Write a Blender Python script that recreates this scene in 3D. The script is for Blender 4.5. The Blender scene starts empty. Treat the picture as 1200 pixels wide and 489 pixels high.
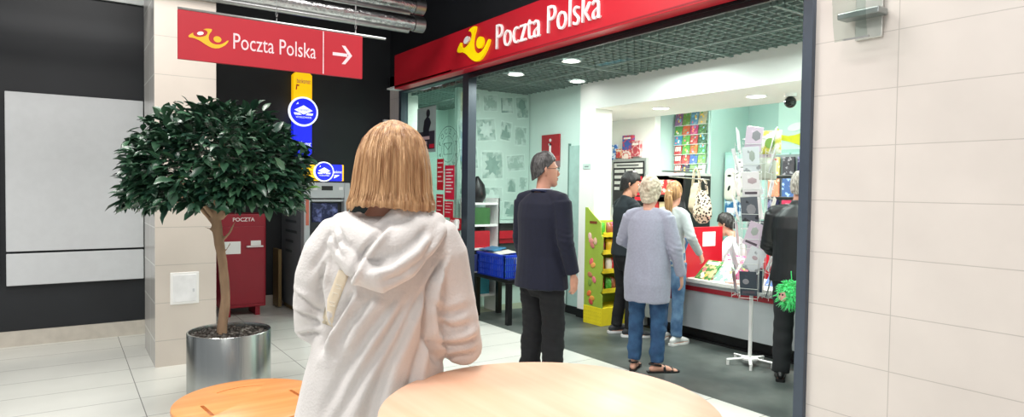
import bpy, bmesh, math, random
import numpy as np
from mathutils import Vector, Matrix
random.seed(7)
SC = bpy.context.scene
COL = SC.collection
PI = math.pi

# ------------------------------------------------------------ camera, world, exposure, lights
cam_d = bpy.data.cameras.new('camera'); cam = bpy.data.objects.new('camera', cam_d); COL.objects.link(cam)
cam_d.sensor_width = 36; cam_d.lens = 23.04; cam_d.clip_start = .05
cam.matrix_world = Matrix(((0.56549646, -0.03272797, 0.82410111, 0),
                           (0.8246428, 0.00627285, -0.56561905, 0),
                           (0.0133421, 0.99944461, 0.03053616, 1.5), (0, 0, 0, 1)))
SC.camera = cam
SC.view_settings.view_transform = 'Standard'; SC.view_settings.look = 'None'
SC.view_settings.gamma = 1; SC.view_settings.use_curve_mapping = False
SC.view_settings.exposure = 0.08
w = bpy.data.worlds.new('world'); SC.world = w; w.use_nodes = True
w.node_tree.nodes['Background'].inputs[0].default_value = (.93, .96, 1, 1)
w.node_tree.nodes['Background'].inputs[1].default_value = .32

def area(name, loc, size, power, col=(1, .97, .93), rot=(0, 0, 0), sy=None, spread=PI):
    l = bpy.data.lights.new(name, 'AREA'); l.energy = power; l.color = col; l.size = size; l.spread = spread
    if sy: l.shape = 'RECTANGLE'; l.size_y = sy
    o = bpy.data.objects.new(name, l); COL.objects.link(o); o.location = loc; o.rotation_euler = rot
    return o
def spot(name, loc, power, col=(1, 1, .96), ang=2.4, r=.06):
    l = bpy.data.lights.new(name, 'SPOT'); l.energy = power; l.color = col; l.spot_size = ang; l.spot_blend = .6; l.shadow_soft_size = r
    o = bpy.data.objects.new(name, l); COL.objects.link(o); o.location = loc
    return o
# mall ceiling luminaires
area('mall_light', (-5.2, .2, 4.3), 1.2, 95, sy=1.2)
area('mall_light', (-1.4, .5, 4.3), 1.2, 95, sy=1.2)
area('mall_light', (-3.4, 2.3, 4.3), 1.2, 60, sy=1.2)
area('mall_light', (.4, -1.2, 3.9), 1.2, 70, sy=1.2)
area('mall_light', (-2.8, -2.0, 3.9), 1.0, 115, sy=1.0)
# shop lights
SHOPC = (.87, 1, .94)
for x, y, p in ((-7.6, 4.4, 26), (-5.76, 4.1, 20), (-4.2, 4.45, 26), (-2.9, 4.3, 15)):
    area('shop_ceiling_light', (x, y, 2.66), .5, p, SHOPC)
for x, y, p in ((-5.14, 5.53, 34), (-3.91, 5.52, 26), (-2.8, 5.5, 18)):
    area('shop_downlight', (x, y, 2.405), .14, p, (1, 1, .93))
for x, y, p in ((-4.6, 6.3, 8.5), (-3.0, 6.3, 6)):
    area('shop_back_light', (x, y, 2.82), .5, p, SHOPC)

# ------------------------------------------------------------ materials
def mat(name, col, rough=.55, metal=0, var=.06, scale=12, bump=0, bscale=60, col2=None, stretch=(1, 1, 1), sheen=0, coat=0, emit=0, ramp=(.35, .65), alpha=1, spec=.5):
    m = bpy.data.materials.new(name); m.use_nodes = True
    nt = m.node_tree; N = nt.nodes; L = nt.links; b = N['Principled BSDF']
    tc = N.new('ShaderNodeTexCoord'); mp = N.new('ShaderNodeMapping'); mp.inputs['Scale'].default_value = stretch
    L.new(tc.outputs['Object'], mp.inputs[0])
    no = N.new('ShaderNodeTexNoise'); no.inputs['Scale'].default_value = scale; no.inputs['Detail'].default_value = 4
    L.new(mp.outputs[0], no.inputs[0])
    rp = N.new('ShaderNodeValToRGB'); rp.color_ramp.elements[0].position = ramp[0]; rp.color_ramp.elements[1].position = ramp[1]
    c2 = col2 or tuple(min(1, c * (1 + var)) for c in col)
    c1 = col if col2 else tuple(c * (1 - var) for c in col)
    rp.color_ramp.elements[0].color = (*c1, 1); rp.color_ramp.elements[1].color = (*c2, 1)
    L.new(no.outputs[0], rp.inputs[0]); L.new(rp.outputs[0], b.inputs['Base Color'])
    b.inputs['Roughness'].default_value = rough; b.inputs['Metallic'].default_value = metal
    b.inputs['Sheen Weight'].default_value = sheen; b.inputs['Coat Weight'].default_value = coat
    b.inputs['Specular IOR Level'].default_value = spec; b.inputs['Alpha'].default_value = alpha
    if bump:
        n2 = N.new('ShaderNodeTexNoise'); n2.inputs['Scale'].default_value = bscale; n2.inputs['Detail'].default_value = 5
        L.new(mp.outputs[0], n2.inputs[0])
        bp = N.new('ShaderNodeBump'); bp.inputs['Strength'].default_value = bump; bp.inputs['Distance'].default_value = .01
        L.new(n2.outputs[0], bp.inputs['Height']); L.new(bp.outputs[0], b.inputs['Normal'])
    if emit:
        L.new(rp.outputs[0], b.inputs['Emission Color']); b.inputs['Emission Strength'].default_value = emit
    return m
def tile_mat(name, col, grout, axes, w, h, off, mortar=.004, rough=.25, var=.04, shift=0.):
    m = bpy.data.materials.new(name); m.use_nodes = True
    nt = m.node_tree; N = nt.nodes; L = nt.links; b = N['Principled BSDF']
    tc = N.new('ShaderNodeTexCoord'); sp = N.new('ShaderNodeSeparateXYZ'); L.new(tc.outputs['Object'], sp.inputs[0])
    cb = N.new('ShaderNodeCombineXYZ')
    for i, a in enumerate(axes):
        ad = N.new('ShaderNodeMath'); ad.operation = 'ADD'; ad.inputs[1].default_value = off[i]
        L.new(sp.outputs[a], ad.inputs[0]); L.new(ad.outputs[0], cb.inputs[i])
    br = N.new('ShaderNodeTexBrick'); br.offset = shift; br.inputs['Scale'].default_value = 1
    br.inputs['Brick Width'].default_value = w; br.inputs['Row Height'].default_value = h
    br.inputs['Mortar Size'].default_value = mortar; br.inputs['Mortar Smooth'].default_value = .2; br.inputs['Bias'].default_value = 0
    br.inputs['Color1'].default_value = (*[c * (1 + var) for c in col], 1); br.inputs['Color2'].default_value = (*[c * (1 - var) for c in col], 1)
    br.inputs['Mortar'].default_value = (*grout, 1)
    L.new(cb.outputs[0], br.inputs[0])
    no = N.new('ShaderNodeTexNoise'); no.inputs['Scale'].default_value = 3; no.inputs['Detail'].default_value = 6
    L.new(tc.outputs['Object'], no.inputs[0])
    mx = N.new('ShaderNodeMix'); mx.data_type = 'RGBA'; mx.blend_type = 'MULTIPLY'; mx.inputs[0].default_value = 1
    rp = N.new('ShaderNodeValToRGB'); rp.color_ramp.elements[0].color = (.93, .93, .93, 1); rp.color_ramp.elements[0].position = .3; rp.color_ramp.elements[1].position = .7
    L.new(no.outputs[0], rp.inputs[0]); L.new(br.outputs[0], mx.inputs[6]); L.new(rp.outputs[0], mx.inputs[7])
    L.new(mx.outputs[2], b.inputs['Base Color']); b.inputs['Roughness'].default_value = rough
    bp = N.new('ShaderNodeBump'); bp.inputs['Strength'].default_value = .3; bp.inputs['Distance'].default_value = .002; bp.invert = True
    L.new(br.outputs['Fac'], bp.inputs['Height']); L.new(bp.outputs[0], b.inputs['Normal'])
    return m
def glass_mat(name, tint=(.9, .97, .95), refl=.5):
    m = bpy.data.materials.new(name); m.use_nodes = True
    nt = m.node_tree; N = nt.nodes; L = nt.links; N.remove(N['Principled BSDF'])
    t = N.new('ShaderNodeBsdfTransparent'); t.inputs[0].default_value = (*tint, 1)
    g = N.new('ShaderNodeBsdfGlossy'); g.inputs['Roughness'].default_value = .02
    f = N.new('ShaderNodeLayerWeight'); f.inputs[0].default_value = .5; f = type('o', (), {'outputs': [f.outputs['Facing']]})
    pw = N.new('ShaderNodeMath'); pw.operation = 'POWER'; pw.inputs[1].default_value = 4.0; L.new(f.outputs[0], pw.inputs[0]); f = pw
    mu = N.new('ShaderNodeMath'); mu.operation = 'MULTIPLY_ADD'; mu.inputs[1].default_value = refl; mu.inputs[2].default_value = .035
    mx = N.new('ShaderNodeMixShader'); L.new(f.outputs[0], mu.inputs[0]); L.new(mu.outputs[0], mx.inputs[0])
    L.new(t.outputs[0], mx.inputs[1]); L.new(g.outputs[0], mx.inputs[2]); L.new(mx.outputs[0], N['Material Output'].inputs[0])
    return m
def S(r, g, b):       # sRGB 0..255 -> linear
    return tuple(((c / 255) / 12.92 if c / 255 <= .04045 else ((c / 255 + .055) / 1.055) ** 2.4) for c in (r, g, b))
_mc = {}
def CM(col, rough=.5, **k):    # cached plain material
    key = (col, rough, tuple(sorted(k.items())))
    if key not in _mc: _mc[key] = mat('paint', S(*col), rough, **k)
    return _mc[key]

# ------------------------------------------------------------ mesh helpers
class MB:
    def __init__(s): s.bm = bmesh.new(); s.mats = []; s.mi = 0
    def use(s, m):
        if m not in s.mats: s.mats.append(m)
        s.mi = s.mats.index(m); return s
    def _f(s, vs):
        try: f = s.bm.faces.new(vs); f.material_index = s.mi; return f
        except ValueError: return None
    def box(s, x0, x1, y0, y1, z0, z1, bev=0, M=None):
        b = s.bm; ps = [(x, y, z) for x in (x0, x1) for y in (y0, y1) for z in (z0, z1)]
        v = [b.verts.new(p) for p in ps]
        fs = [s._f([v[i] for i in q]) for q in ((0, 1, 3, 2), (4, 6, 7, 5), (0, 4, 5, 1), (2, 3, 7, 6), (0, 2, 6, 4), (1, 5, 7, 3))]
        if bev:
            es = list({e for f in fs for e in f.edges})
            r = bmesh.ops.bevel(b, geom=es, offset=bev, segments=2, affect='EDGES', profile=.5)
            for f in r['faces']: f.material_index = s.mi
            v = list({x for f in r['faces'] for x in f.verts} | {x for x in v if x.is_valid})
        if M is not None:
            for x in v:
                if x.is_valid: x.co = M @ x.co
        return s
    def tube(s, pts, rads, n=12, ref=(1, 0, 0), cap=True, rnd=True):
        pts = [Vector(p) for p in pts]; b = s.bm; m = len(pts)
        if not isinstance(rads, list): rads = [rads] * m
        rads = [r if isinstance(r, tuple) else (r, r) for r in rads]
        assert len(rads) == m, (len(rads), m)
        rings = []; up = Vector(ref)
        def ringat(c, t, ra, rb):
            nonlocal up
            a = up - t * up.dot(t)
            if a.length < 1e-4: a = Vector((0, 1, 0)) - t * t.y
            a.normalize(); up = a; bb = t.cross(a)
            return [b.verts.new(c + a * math.cos(2 * PI * k / n) * ra + bb * math.sin(2 * PI * k / n) * rb) for k in range(n)]
        tans = []
        for i in range(m):
            t = (pts[min(i + 1, m - 1)] - pts[max(i - 1, 0)]); tans.append(t.normalized() if t.length > 1e-9 else Vector((0, 0, 1)))
        if rnd:
            t = tans[0]; e = sum(rads[0]) / 2
            rings.append(ringat(pts[0] - t * e * .75, t, rads[0][0] * .55, rads[0][1] * .55))
        for i in range(m): rings.append(ringat(pts[i], tans[i], *rads[i]))
        if rnd:
            t = tans[-1]; e = sum(rads[-1]) / 2
            rings.append(ringat(pts[-1] + t * e * .75, t, rads[-1][0] * .55, rads[-1][1] * .55))
        for a, c in zip(rings, rings[1:]):
            for k in range(n): s._f([a[k], a[(k + 1) % n], c[(k + 1) % n], c[k]])
        if cap: s._f(list(reversed(rings[0]))); s._f(rings[-1])
        return s
    def bar(s, a, c, r, n=8): return s.tube([a, c], r, n, rnd=False)
    def cyl(s, x, y, z0, z1, r, n=32, r1=None): return s.tube([(x, y, z0), (x, y, z1)], [r, r if r1 is None else r1], n, rnd=False)
    def lathe(s, prof, c=(0, 0, 0), n=40):
        b = s.bm; rings = []
        for r, z in prof:
            rings.append([b.verts.new((c[0] + r * math.cos(2 * PI * k / n), c[1] + r * math.sin(2 * PI * k / n), c[2] + z)) for k in range(n)])
        for a, d in zip(rings, rings[1:]):
            for k in range(n): s._f([a[k], a[(k + 1) % n], d[(k + 1) % n], d[k]])
        return s
    def ell(s, c, r, n=16, M=None):
        b = s.bm; c = Vector(c); rows = []
        h = n // 2
        for i in range(1, h):
            ph = PI * i / h
            rows.append([Vector((math.sin(ph) * math.cos(2 * PI * k / n) * r[0], math.sin(ph) * math.sin(2 * PI * k / n) * r[1], -math.cos(ph) * r[2])) for k in range(n)])
        T = (lambda p: c + (M @ p if M else p))
        vr = [[b.verts.new(T(p)) for p in row] for row in rows]
        lo = b.verts.new(T(Vector((0, 0, -r[2])))); hi = b.verts.new(T(Vector((0, 0, r[2]))))
        for k in range(n): s._f([lo, vr[0][(k + 1) % n], vr[0][k]]); s._f([hi, vr[-1][k], vr[-1][(k + 1) % n]])
        for a, d in zip(vr, vr[1:]):
            for k in range(n): s._f([a[k], a[(k + 1) % n], d[(k + 1) % n], d[k]])
        return s
    def poly(s, pts, t, mp=lambda a, b, c: (a, b, c), z=0):   # outline (a,b) extruded by t along c
        f = [s.bm.verts.new(mp(a, b, z + t)) for a, b in pts]; k = [s.bm.verts.new(mp(a, b, z)) for a, b in pts]
        s._f(f); s._f(list(reversed(k))); n = len(pts)
        for i in range(n): s._f([k[i], k[(i + 1) % n], f[(i + 1) % n], f[i]])
        return s
    def quad(s, ps): s._f([s.bm.verts.new(p) for p in ps]); return s
    def build(s, name, m=None, parent=None, smooth=False, recalc=True):
        if recalc: bmesh.ops.recalc_face_normals(s.bm, faces=s.bm.faces[:])
        me = bpy.data.meshes.new(name); s.bm.to_mesh(me); s.bm.free()
        if m and not s.mats: me.materials.append(m)
        for q in s.mats: me.materials.append(q)
        if smooth:
            me.polygons.foreach_set('use_smooth', [True] * len(me.polygons))
            if smooth == 'auto':
                me.set_sharp_from_angle(angle=.7)
        o = bpy.data.objects.new(name, me); COL.objects.link(o)
        if parent: o.parent = parent
        return o
def tag(o, label=None, cat=None, group=None, kind=None):
    if label: o['label'] = label
    if cat: o['category'] = cat
    if group: o['group'] = group
    if kind: o['kind'] = kind
    return o
def empty(name, loc=(0, 0, 0), rz=0, label=None, cat=None, group=None):
    o = bpy.data.objects.new(name, None); COL.objects.link(o); o.location = loc; o.rotation_euler = (0, 0, rz); o.empty_display_size = .1
    return tag(o, label, cat, group)
def struct(o): o['kind'] = 'structure'; return o
# face maps: a runs to the photo's right, b up, c out of the wall toward the viewer
def FY(x, y, z): return lambda a, b, c: (x + a, y - c, z + b)
def FX(x, y, z): return lambda a, b, c: (x + c, y + a, z + b)
def text(s, name, m, parent, mp, w=None, h=None, t=.002, bold=0, z=0, align='L', lab=None):
    cu = bpy.data.curves.new('t', 'FONT'); cu.body = s; cu.size = 1; cu.offset = bold; cu.resolution_u = 3; cu.space_character = 1.0
    cu.extrude = .01; o = bpy.data.objects.new('t', cu); COL.objects.link(o)
    dg = bpy.context.evaluated_depsgraph_get(); me = bpy.data.meshes.new_from_object(o.evaluated_get(dg)); bpy.data.objects.remove(o)
    me.name = name; n = len(me.vertices); co = np.empty(n * 3); me.vertices.foreach_get('co', co); co = co.reshape(-1, 3)
    mn = co.min(0); mxx = co.max(0); sz = mxx - mn
    sx = w / sz[0] if w else h / sz[1]; sy = h / sz[1] if h else sx
    x0 = 0 if align == 'L' else -sz[0] * sx / 2
    for v, c in zip(me.vertices, co): v.co = mp(x0 + (c[0] - mn[0]) * sx, (c[1] - mn[1]) * sy, z + (t if c[2] > 0 else 0))
    me.materials.clear(); me.materials.append(m); o = bpy.data.objects.new(name, me); COL.objects.link(o)
    if parent: o.parent = parent
    if lab: o['label'] = lab
    return o
def copy_tree(o, parent=None):
    c = o.copy(); COL.objects.link(c)
    if parent: c.parent = parent
    for ch in list(o.children): copy_tree(ch, c)
    return c
def remeshed(mb, voxel, iters=4, fac=.5):
    o = mb.build('tmp', None)
    r = o.modifiers.new('r', 'REMESH'); r.mode = 'VOXEL'; r.voxel_size = voxel; r.use_smooth_shade = True
    if iters: q = o.modifiers.new('s', 'SMOOTH'); q.iterations = iters; q.factor = fac
    dg = bpy.context.evaluated_depsgraph_get(); me = bpy.data.meshes.new_from_object(o.evaluated_get(dg)); bpy.data.objects.remove(o)
    me.materials.clear(); return me
def mesh_np(me):
    n = len(me.vertices); co = np.empty(n * 3, np.float32); me.vertices.foreach_get('co', co)
    no = np.empty(n * 3, np.float32); me.vertices.foreach_get('normal', no)
    return co.reshape(-1, 3).astype(float), no.reshape(-1, 3).astype(float)
def waves(p, k, seed, n=7):      # smooth random field, k = frequency per axis (cycles/m)
    rs = np.random.RandomState(seed); out = np.zeros(len(p))
    for i in range(n):
        kv = rs.normal(size=3) * np.array(k) * 2 * PI * .6; out += np.sin(p @ kv + rs.uniform(0, 6.28))
    return out / math.sqrt(n)
def finish(me, name, m, parent=None, smooth=True):
    me.name = name; me.materials.append(m)
    if smooth: me.polygons.foreach_set('use_smooth', [True] * len(me.polygons))
    o = bpy.data.objects.new(name, me); COL.objects.link(o); o.parent = parent
    return o
def disp(me, fn):
    co, no = mesh_np(me); d = fn(co, no); co = co + (no * d[:, None] if d.ndim == 1 else d)
    me.vertices.foreach_set('co', co.astype(np.float32).ravel()); me.update()
# ------------------------------------------------------------ setting
M_tile = tile_mat('cream_wall_tile', S(228, 220, 214), S(196, 189, 183), (0, 2), .93, .31, (10.13, .095), .0025, .3, .012)
M_tile_p = tile_mat('cream_pillar_tile', S(214, 205, 195), S(186, 180, 172), (1, 2), .93, .31, (10.07, .095), .003, .35, .012)
M_tile_s = tile_mat('grey_pillar_tile', S(196, 194, 190), S(232, 232, 228), (0, 2), .93, .31, (10.07, .095), .005, .25, .02)
M_floor = tile_mat('white_floor_tile', S(232, 233, 226), S(150, 150, 146), (1, 0), 1.19, .43, (9.08, 13.37), .0035, .16, .012)
M_black = mat('black_wall', S(26, 29, 34), .55, var=.15, scale=2)
M_grey_floor = mat('grey_vinyl_floor', S(66, 74, 72), .42, var=.2, scale=2.2, col2=S(104, 110, 106), ramp=(.38, .7), bump=.05)
M_beige_floor = mat('beige_vinyl_floor', S(176, 178, 150), .4, var=.06, scale=3)
M_teal = mat('pale_mint_wall', S(214, 236, 228), .7, var=.015, scale=2)
M_teal2 = mat('mint_wall', S(180, 206, 200), .7, var=.02, scale=2)
M_white = mat('white_wall', S(246, 247, 242), .7, var=.012, scale=2)
M_anth = mat('anthracite_frame', S(52, 60, 70), .4, var=.05, scale=8, metal=.2)
M_anth_dark = mat('dark_frame', S(22, 25, 29), .4, var=.05, scale=8)
M_red = mat('red_panel', S(200, 26, 44), .35, var=.03, scale=3)
M_redsign = mat('red_sign', S(186, 38, 52), .45, var=.03, scale=3)
M_w = mat('white_paint', S(245, 245, 243), .45, var=.01)
M_yel = mat('yellow_paint', S(250, 222, 20), .45, var=.02)
M_yel2 = mat('amber_paint', S(236, 186, 44), .45, var=.06)
M_steel = mat('steel', S(170, 172, 172), .32, metal=1, var=.05, scale=30)
M_lamp = mat('lamp_glow', (1, 1, .97), .5, emit=9, var=.0)
M_dark = mat('black_plastic', S(20, 21, 23), .4, var=.1)

def B(name, m, x0, x1, y0, y1, z0, z1, parent=None, bev=0):
    return MB().box(x0, x1, y0, y1, z0, z1, bev).build(name, m, parent)
struct(B('floor', M_floor, -9.5, 4, -6, 3.88, -.1, 0))
struct(B('floor', M_grey_floor, -6.68, -1.5, 3.88, 7.4, -.1, 0))
struct(B('floor', M_beige_floor, -9.5, -6.68, 3.88, 7.4, -.1, .0))
# dark walls of the mall
struct(B('wall_back', M_black, -8.7, -8.42, .95, 3.72, .13, 5.2))
struct(B('baseboard_back', mat('beige_skirting', S(196, 190, 180), .4), -8.7, -8.41, .95, 3.72, 0, .13))
struct(B('wall_left', M_black, -7.8, -7.45, -6, .95, .14, 5.2))
struct(B('baseboard_left', mat('beige_skirting_left', S(200, 193, 182), .4), -7.8, -7.43, -6, .95, 0, .14))
struct(B('trim_1', mat('pale_rail', S(200, 204, 204), .4), -7.45, -7.42, -6, .95, 3.25, 3.31))
# grey-white display panels fixed on the left wall
M_pan = mat('pale_grey_panel', S(206, 209, 212), .5, var=.02)
for i, y0 in enumerate((-.42, -1.55, -2.68)):
    t = empty('wall_panel', (-7.44, y0, .56), 0, ['pale grey two-part wall panel beside the cream pillar', 'pale grey two-part wall panel, middle one on the dark left wall', 'pale grey two-part wall panel at the far left on the dark wall'][i], 'panel', 'pale panels on the dark left wall')
    MB().box(-.01, .05, 0, 1.08, 0, .29, .006).build('lower_panel', M_pan, t)
    MB().box(-.01, .05, 0, 1.08, .31, 1.75, .006).build('upper_panel', M_pan, t)
# pillar
p = MB(); p.use(M_tile_p).box(-6.79, -6.0, .615, 1.075, 0, 5.2)
for f in p.bm.faces:
    if abs(f.normal.y) > .5: f.material_index = 0
p.use(M_tile_s); p.bm.normal_update()
for f in p.bm.faces: f.material_index = 1 if abs(f.normal.y) > .5 else 0
struct(p.build('wall_pillar'))
t = empty('access_panel', (-6.0, .725, .505), 0, 'small white square access hatch low on the cream pillar', 'hatch')
MB().box(-.004, .008, 0, .215, 0, .265, .003).build('frame', M_w, t)
MB().box(.006, .013, .02, .195, .02, .245, .003).build('door', mat('white_door', S(238, 239, 240), .4), t)
MB().box(.013, .016, .165, .18, .1, .125).build('latch', M_pan, t)
# storefront wall: tiled strip left of the window, black wall above the fascia, tiled wall on the right
struct(B('wall_front', M_tile, -8.42, -8.02, 3.72, 3.95, 0, 3.0))
struct(B('wall_front', M_black, -8.42, -2.24, 3.72, 3.95, 2.84, 5.2))
struct(B('wall_right', M_tile, -2.24, 4, 3.72, 4.0, 0, 5.2))
struct(B('ceiling', mat('black_ceiling', S(22, 24, 27), .7), -8.7, 4, -6, 3.95, 5.2, 5.3))
# anthracite frame of the shopfront
fr = MB()
fr.box(-8.02, -7.95, 3.67, 3.77, .0, 2.84); fr.box(-6.345, -6.215, 3.67, 3.77, 0, 2.84)
fr.box(-7.95, -6.345, 3.67, 3.77, 2.74, 2.84); fr.box(-7.95, -6.345, 3.67, 3.77, 0, .12)
fo = fr.build('window_1', M_anth); struct(fo)
struct(MB().box(-6.215, -2.30, 3.66, 3.80, 2.735, 2.84).box(-6.215, -2.30, 3.67, 3.7, 2.70, 2.735).build('trim_2', M_anth_dark))
struct(MB().box(-2.30, -2.235, 3.685, 3.80, 0, 2.84, .004).build('trim_3', mat('blue_grey_jamb', S(66, 76, 90), .4, var=.04)))
g = MB().box(-7.93, -6.345, 3.725, 3.733, .12, 2.74).build('glass', glass_mat('shop_glass', (.88, .95, .93), .6), fo); g['kind'] = 'structure'
struct(B('trim_4', M_w, -8.02, -6.3, 3.5, 3.72, 2.765, 2.785))
# shop interior shell
struct(B('wall_shop_left', M_teal, -9.3, -9.2, 3.95, 7.4, 0, 3.0))
struct(B('wall_shop_sign', M_teal, -9.3, -5.9, 5.06, 5.2, 0, 2.9))
por = MB(); por.box(-5.9, -5.63, 5.0, 5.25, 0, 2.9); por.box(-5.63, -2.0, 5.0, 6.1, 2.42, 2.9)
struct(por.build('wall_portal', M_white))
struct(B('baseboard_portal', M_dark, -5.905, -5.625, 4.985, 5.01, 0, .1))
struct(B('baseboard_sign', M_dark, -9.2, -5.9, 5.045, 5.07, 0, .1))
struct(MB().box(-6.85, -5.76, 6.1, 6.2, 0, 2.9).box(-6.85, -6.75, 5.2, 6.1, 0, 2.9).box(-6.75, -5.63, 5.2, 6.1, 2.42, 2.9).build('wall_niche', M_white))
struct(MB().box(-5.76, -5.2, 6.47, 6.6, 0, 2.95).box(-5.25, -5.2, 6.6, 7.2, 0, 2.95).box(-5.85, -5.762, 6.21, 6.6, 0, 2.95).box(-5.25, -4.78, 7.2, 7.3, 0, 2.95).build('wall_shop_back', M_teal2))
struct(B('wall_shop_back', M_teal, -4.78, -1.9, 7.2, 7.3, 0, 2.95))
struct(B('wall_shop_right', M_teal, -2.1, -2.0, 4.0, 7.3, 0, 2.95))
struct(B('ceiling', M_teal2, -5.8, -2.0, 6.1, 7.3, 2.9, 3.0))
struct(B('ceiling', mat('dark_plenum', S(40, 58, 54), .8), -9.3, -2.0, 3.95, 5.1, 3.3, 3.35))
struct(MB().box(-9.3, -2, 5.0, 5.06, 2.9, 3.35).build('wall_plenum', mat('plenum_side', S(50, 66, 62), .8)))
gr = MB(); M_grid = mat('grey_green_grid', S(120, 138, 132), .5, var=.04)
x = -9.2
while x < -2.05: gr.box(x - .006, x + .006, 3.83, 5.0, 2.72, 2.75); x += .09
y = 3.86
while y < 5.0: gr.box(-9.2, -2.05, y - .006, y + .006, 2.72, 2.75); y += .09
for yy in (4.42,): gr.box(-9.2, -2.05, yy - .014, yy + .014, 2.712, 2.765)
for xx in (-8.6, -7.4, -6.2, -5.0, -3.8, -2.6): gr.box(xx - .014, xx + .014, 3.83, 5.0, 2.712, 2.765)
struct(gr.build('ceiling', M_grid))
struct(B('door_1', mat('grey_mint_door', S(168, 200, 192), .6), -6.13, -5.93, 5.035, 5.062, .1, 2.02))
struct(B('trim_5', mat('door_seam', S(110, 140, 132), .6), -6.15, -6.13, 5.03, 5.062, .1, 2.05))

def downlight(loc, label, r=.09, up=.0, grp=None):
    t = empty('ceiling_downlight', loc, 0, label, 'light', grp)
    MB().lathe([(r, 0), (r + .018, -.004), (r + .018, .0), (r, .004), (r, 0)]).build('trim_ring', M_w, t)
    MB().lathe([(0.0005, -.001), (r, -.001), (r, .001), (0.0005, .001)]).build('lamp_disc', M_lamp, t)
    return t
for (x, y), l in zip(((-5.14, 5.53), (-3.91, 5.52), (-2.8, 5.5)), ('round white downlight in the soffit, above the magazine rack', 'round white downlight in the soffit, above the postcard stand', 'round white downlight in the soffit, at far right behind the door jamb')):
    downlight((x, y, 2.417), l, .085)
for (x, y), l in zip(((-5.76, 3.98), (-4.84, 3.98), (-5.7, 4.78)), ('round ceiling light in the grid, left one by the shopfront beam', 'round ceiling light in the grid, right one by the shopfront beam', 'round ceiling light in the grid beside the white portal corner')):
    downlight((x, y, 2.712), l, .075)
# blue glowing tube light seen through the grid
t = MB().box(-4.86, -4.5, 4.36, 4.42, 2.752, 2.775, .004).build('blue_light_tube', mat('blue_glow', S(60, 190, 225), .4, emit=3)); tag(t, 'glowing cyan light strip above the ceiling grid', 'light')

# ------------------------------------------------------------ logo and fascia
HORN = [(60,250),(72,232),(95,212),(122,190),(128,195),(124,208),(130,225),(150,240),(185,250),(225,245),(262,232),(300,212),(325,180),(330,155),(322,137),(305,124),(270,116),(300,100),(340,92),(385,92),(394,100),(385,130),(365,160),(350,195),(343,235),(350,275),(372,305),(410,328),(450,335),(500,328),(545,308),(585,275),(610,250),(628,243),(634,252),(618,285),(585,325),(540,362),(490,390),(440,400),(390,395),(340,375),(285,345),(240,315),(200,295),(150,278),(110,272),(75,272),(62,262)]
def logo(parent, mp, wd, ht, my, t, z=0):
    sx = wd / 575.; sy = ht / 308.
    f = lambda pts: [((x - 60) * sx, (400 - y) * sy) for x, y in pts]
    MB().poly(f(HORN)[::-1], t, mp, z).build('horn_emblem', my, parent)
    def el(cx, cy, rx, ry, rot, m, nm):
        pts = [(cx + rx * math.cos(a) * math.cos(rot) - ry * math.sin(a) * math.sin(rot), cy + rx * math.cos(a) * math.sin(rot) + ry * math.sin(a) * math.cos(rot)) for a in [2 * PI * k / 28 for k in range(28)]]
        MB().poly(f(pts)[::-1], t, mp, z).build(nm, m, parent)
    el(471, 246, 57, 50, 0, my, 'emblem_dot'); el(227, 185, 48, 28, -.3, M_w, 'emblem_dot')
M_letter = mat('white_letter', (1, .97, .97), .4, emit=.12, var=0)
M_yel_l = mat('yellow_letter', S(255, 226, 0), .4, emit=.25, var=0)
t = empty('shop_fascia_sign', (-7.79, 3.5, 2.75), 0, 'long bright red shop fascia with white lettering and yellow horn emblem', 'sign')
MB().box(0, 5.55, 0, .14, 0, .425, .004).build('fascia_board', M_red, t)
MB().box(0.2, 5.55, .14, .22, .03, .4).build('fixing_rail', M_anth_dark, t)
logo(t, lambda a, b, c: (1.655 + a, -c, .035 + b), .635, .365, M_yel_l, .025)
text('Poczta Polska', 'lettering', M_letter, t, lambda a, b, c: (2.40 + a, -c, .1 + b), w=1.5, h=.235, t=.02, bold=-.014)
M_edge = mat('dark_red_edge', S(150, 20, 34), .4)
MB().box(1.5, 5.55, -.003, .0, .012, .024).build('edge_line', M_edge, t)  # thin dark red strip along the lower edge of the fascia

# hanging direction sign
t = empty('hanging_sign', (-4.5, .588, 2.268), 0, 'red direction board with white arrow hanging on chains before the pillar', 'sign')
MB().box(-.012, .012, 0, 1.182, 0, .3, .002).build('board', M_redsign, t)
fx = lambda a, b, c: (.012 + c, a, b)
logo(t, lambda a, b, c: (.012 + c, .058 + a, .088 + b), .232, .118, M_yel2, .002)
text('Poczta Polska', 'lettering', CM((240, 214, 220), .5), t, lambda a, b, c: (.012 + c, .318 + a, .1 + b), w=.53, h=.1, t=.002, bold=0)
MB().box(.012, .0145, .896, .902, .005, .295).build('divider_line', CM((240, 214, 220), .5), t)
ar = MB(); ar.poly([(.965, .141), (1.07, .141), (1.07, .163), (.965, .163)], .002, fx)
ar.poly([(1.055, .216), (1.105, .152), (1.055, .088), (1.03, .088), (1.078, .152), (1.03, .216)][::-1], .0022, fx); ar.build('arrow', CM((240, 214, 220), .5), t)
MB().bar((0, -.0, .31), (0, 1.36, .31), .009).build('hanging_rod', M_steel, t)
for yy in (.59, 1.135):
    c = MB()
    for k in range(58):
        z = .32 + k * .045
        c.tube([(0, yy + .006 * math.cos(a) * (k % 2), z + .02 * math.sin(a)) if k % 2 else (.006 * math.cos(a), yy, z + .02 * math.sin(a)) for a in [2 * PI * i / 6 for i in range(7)]], .0022, 4, rnd=False)
    c.build('chain', M_steel, t)
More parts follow.
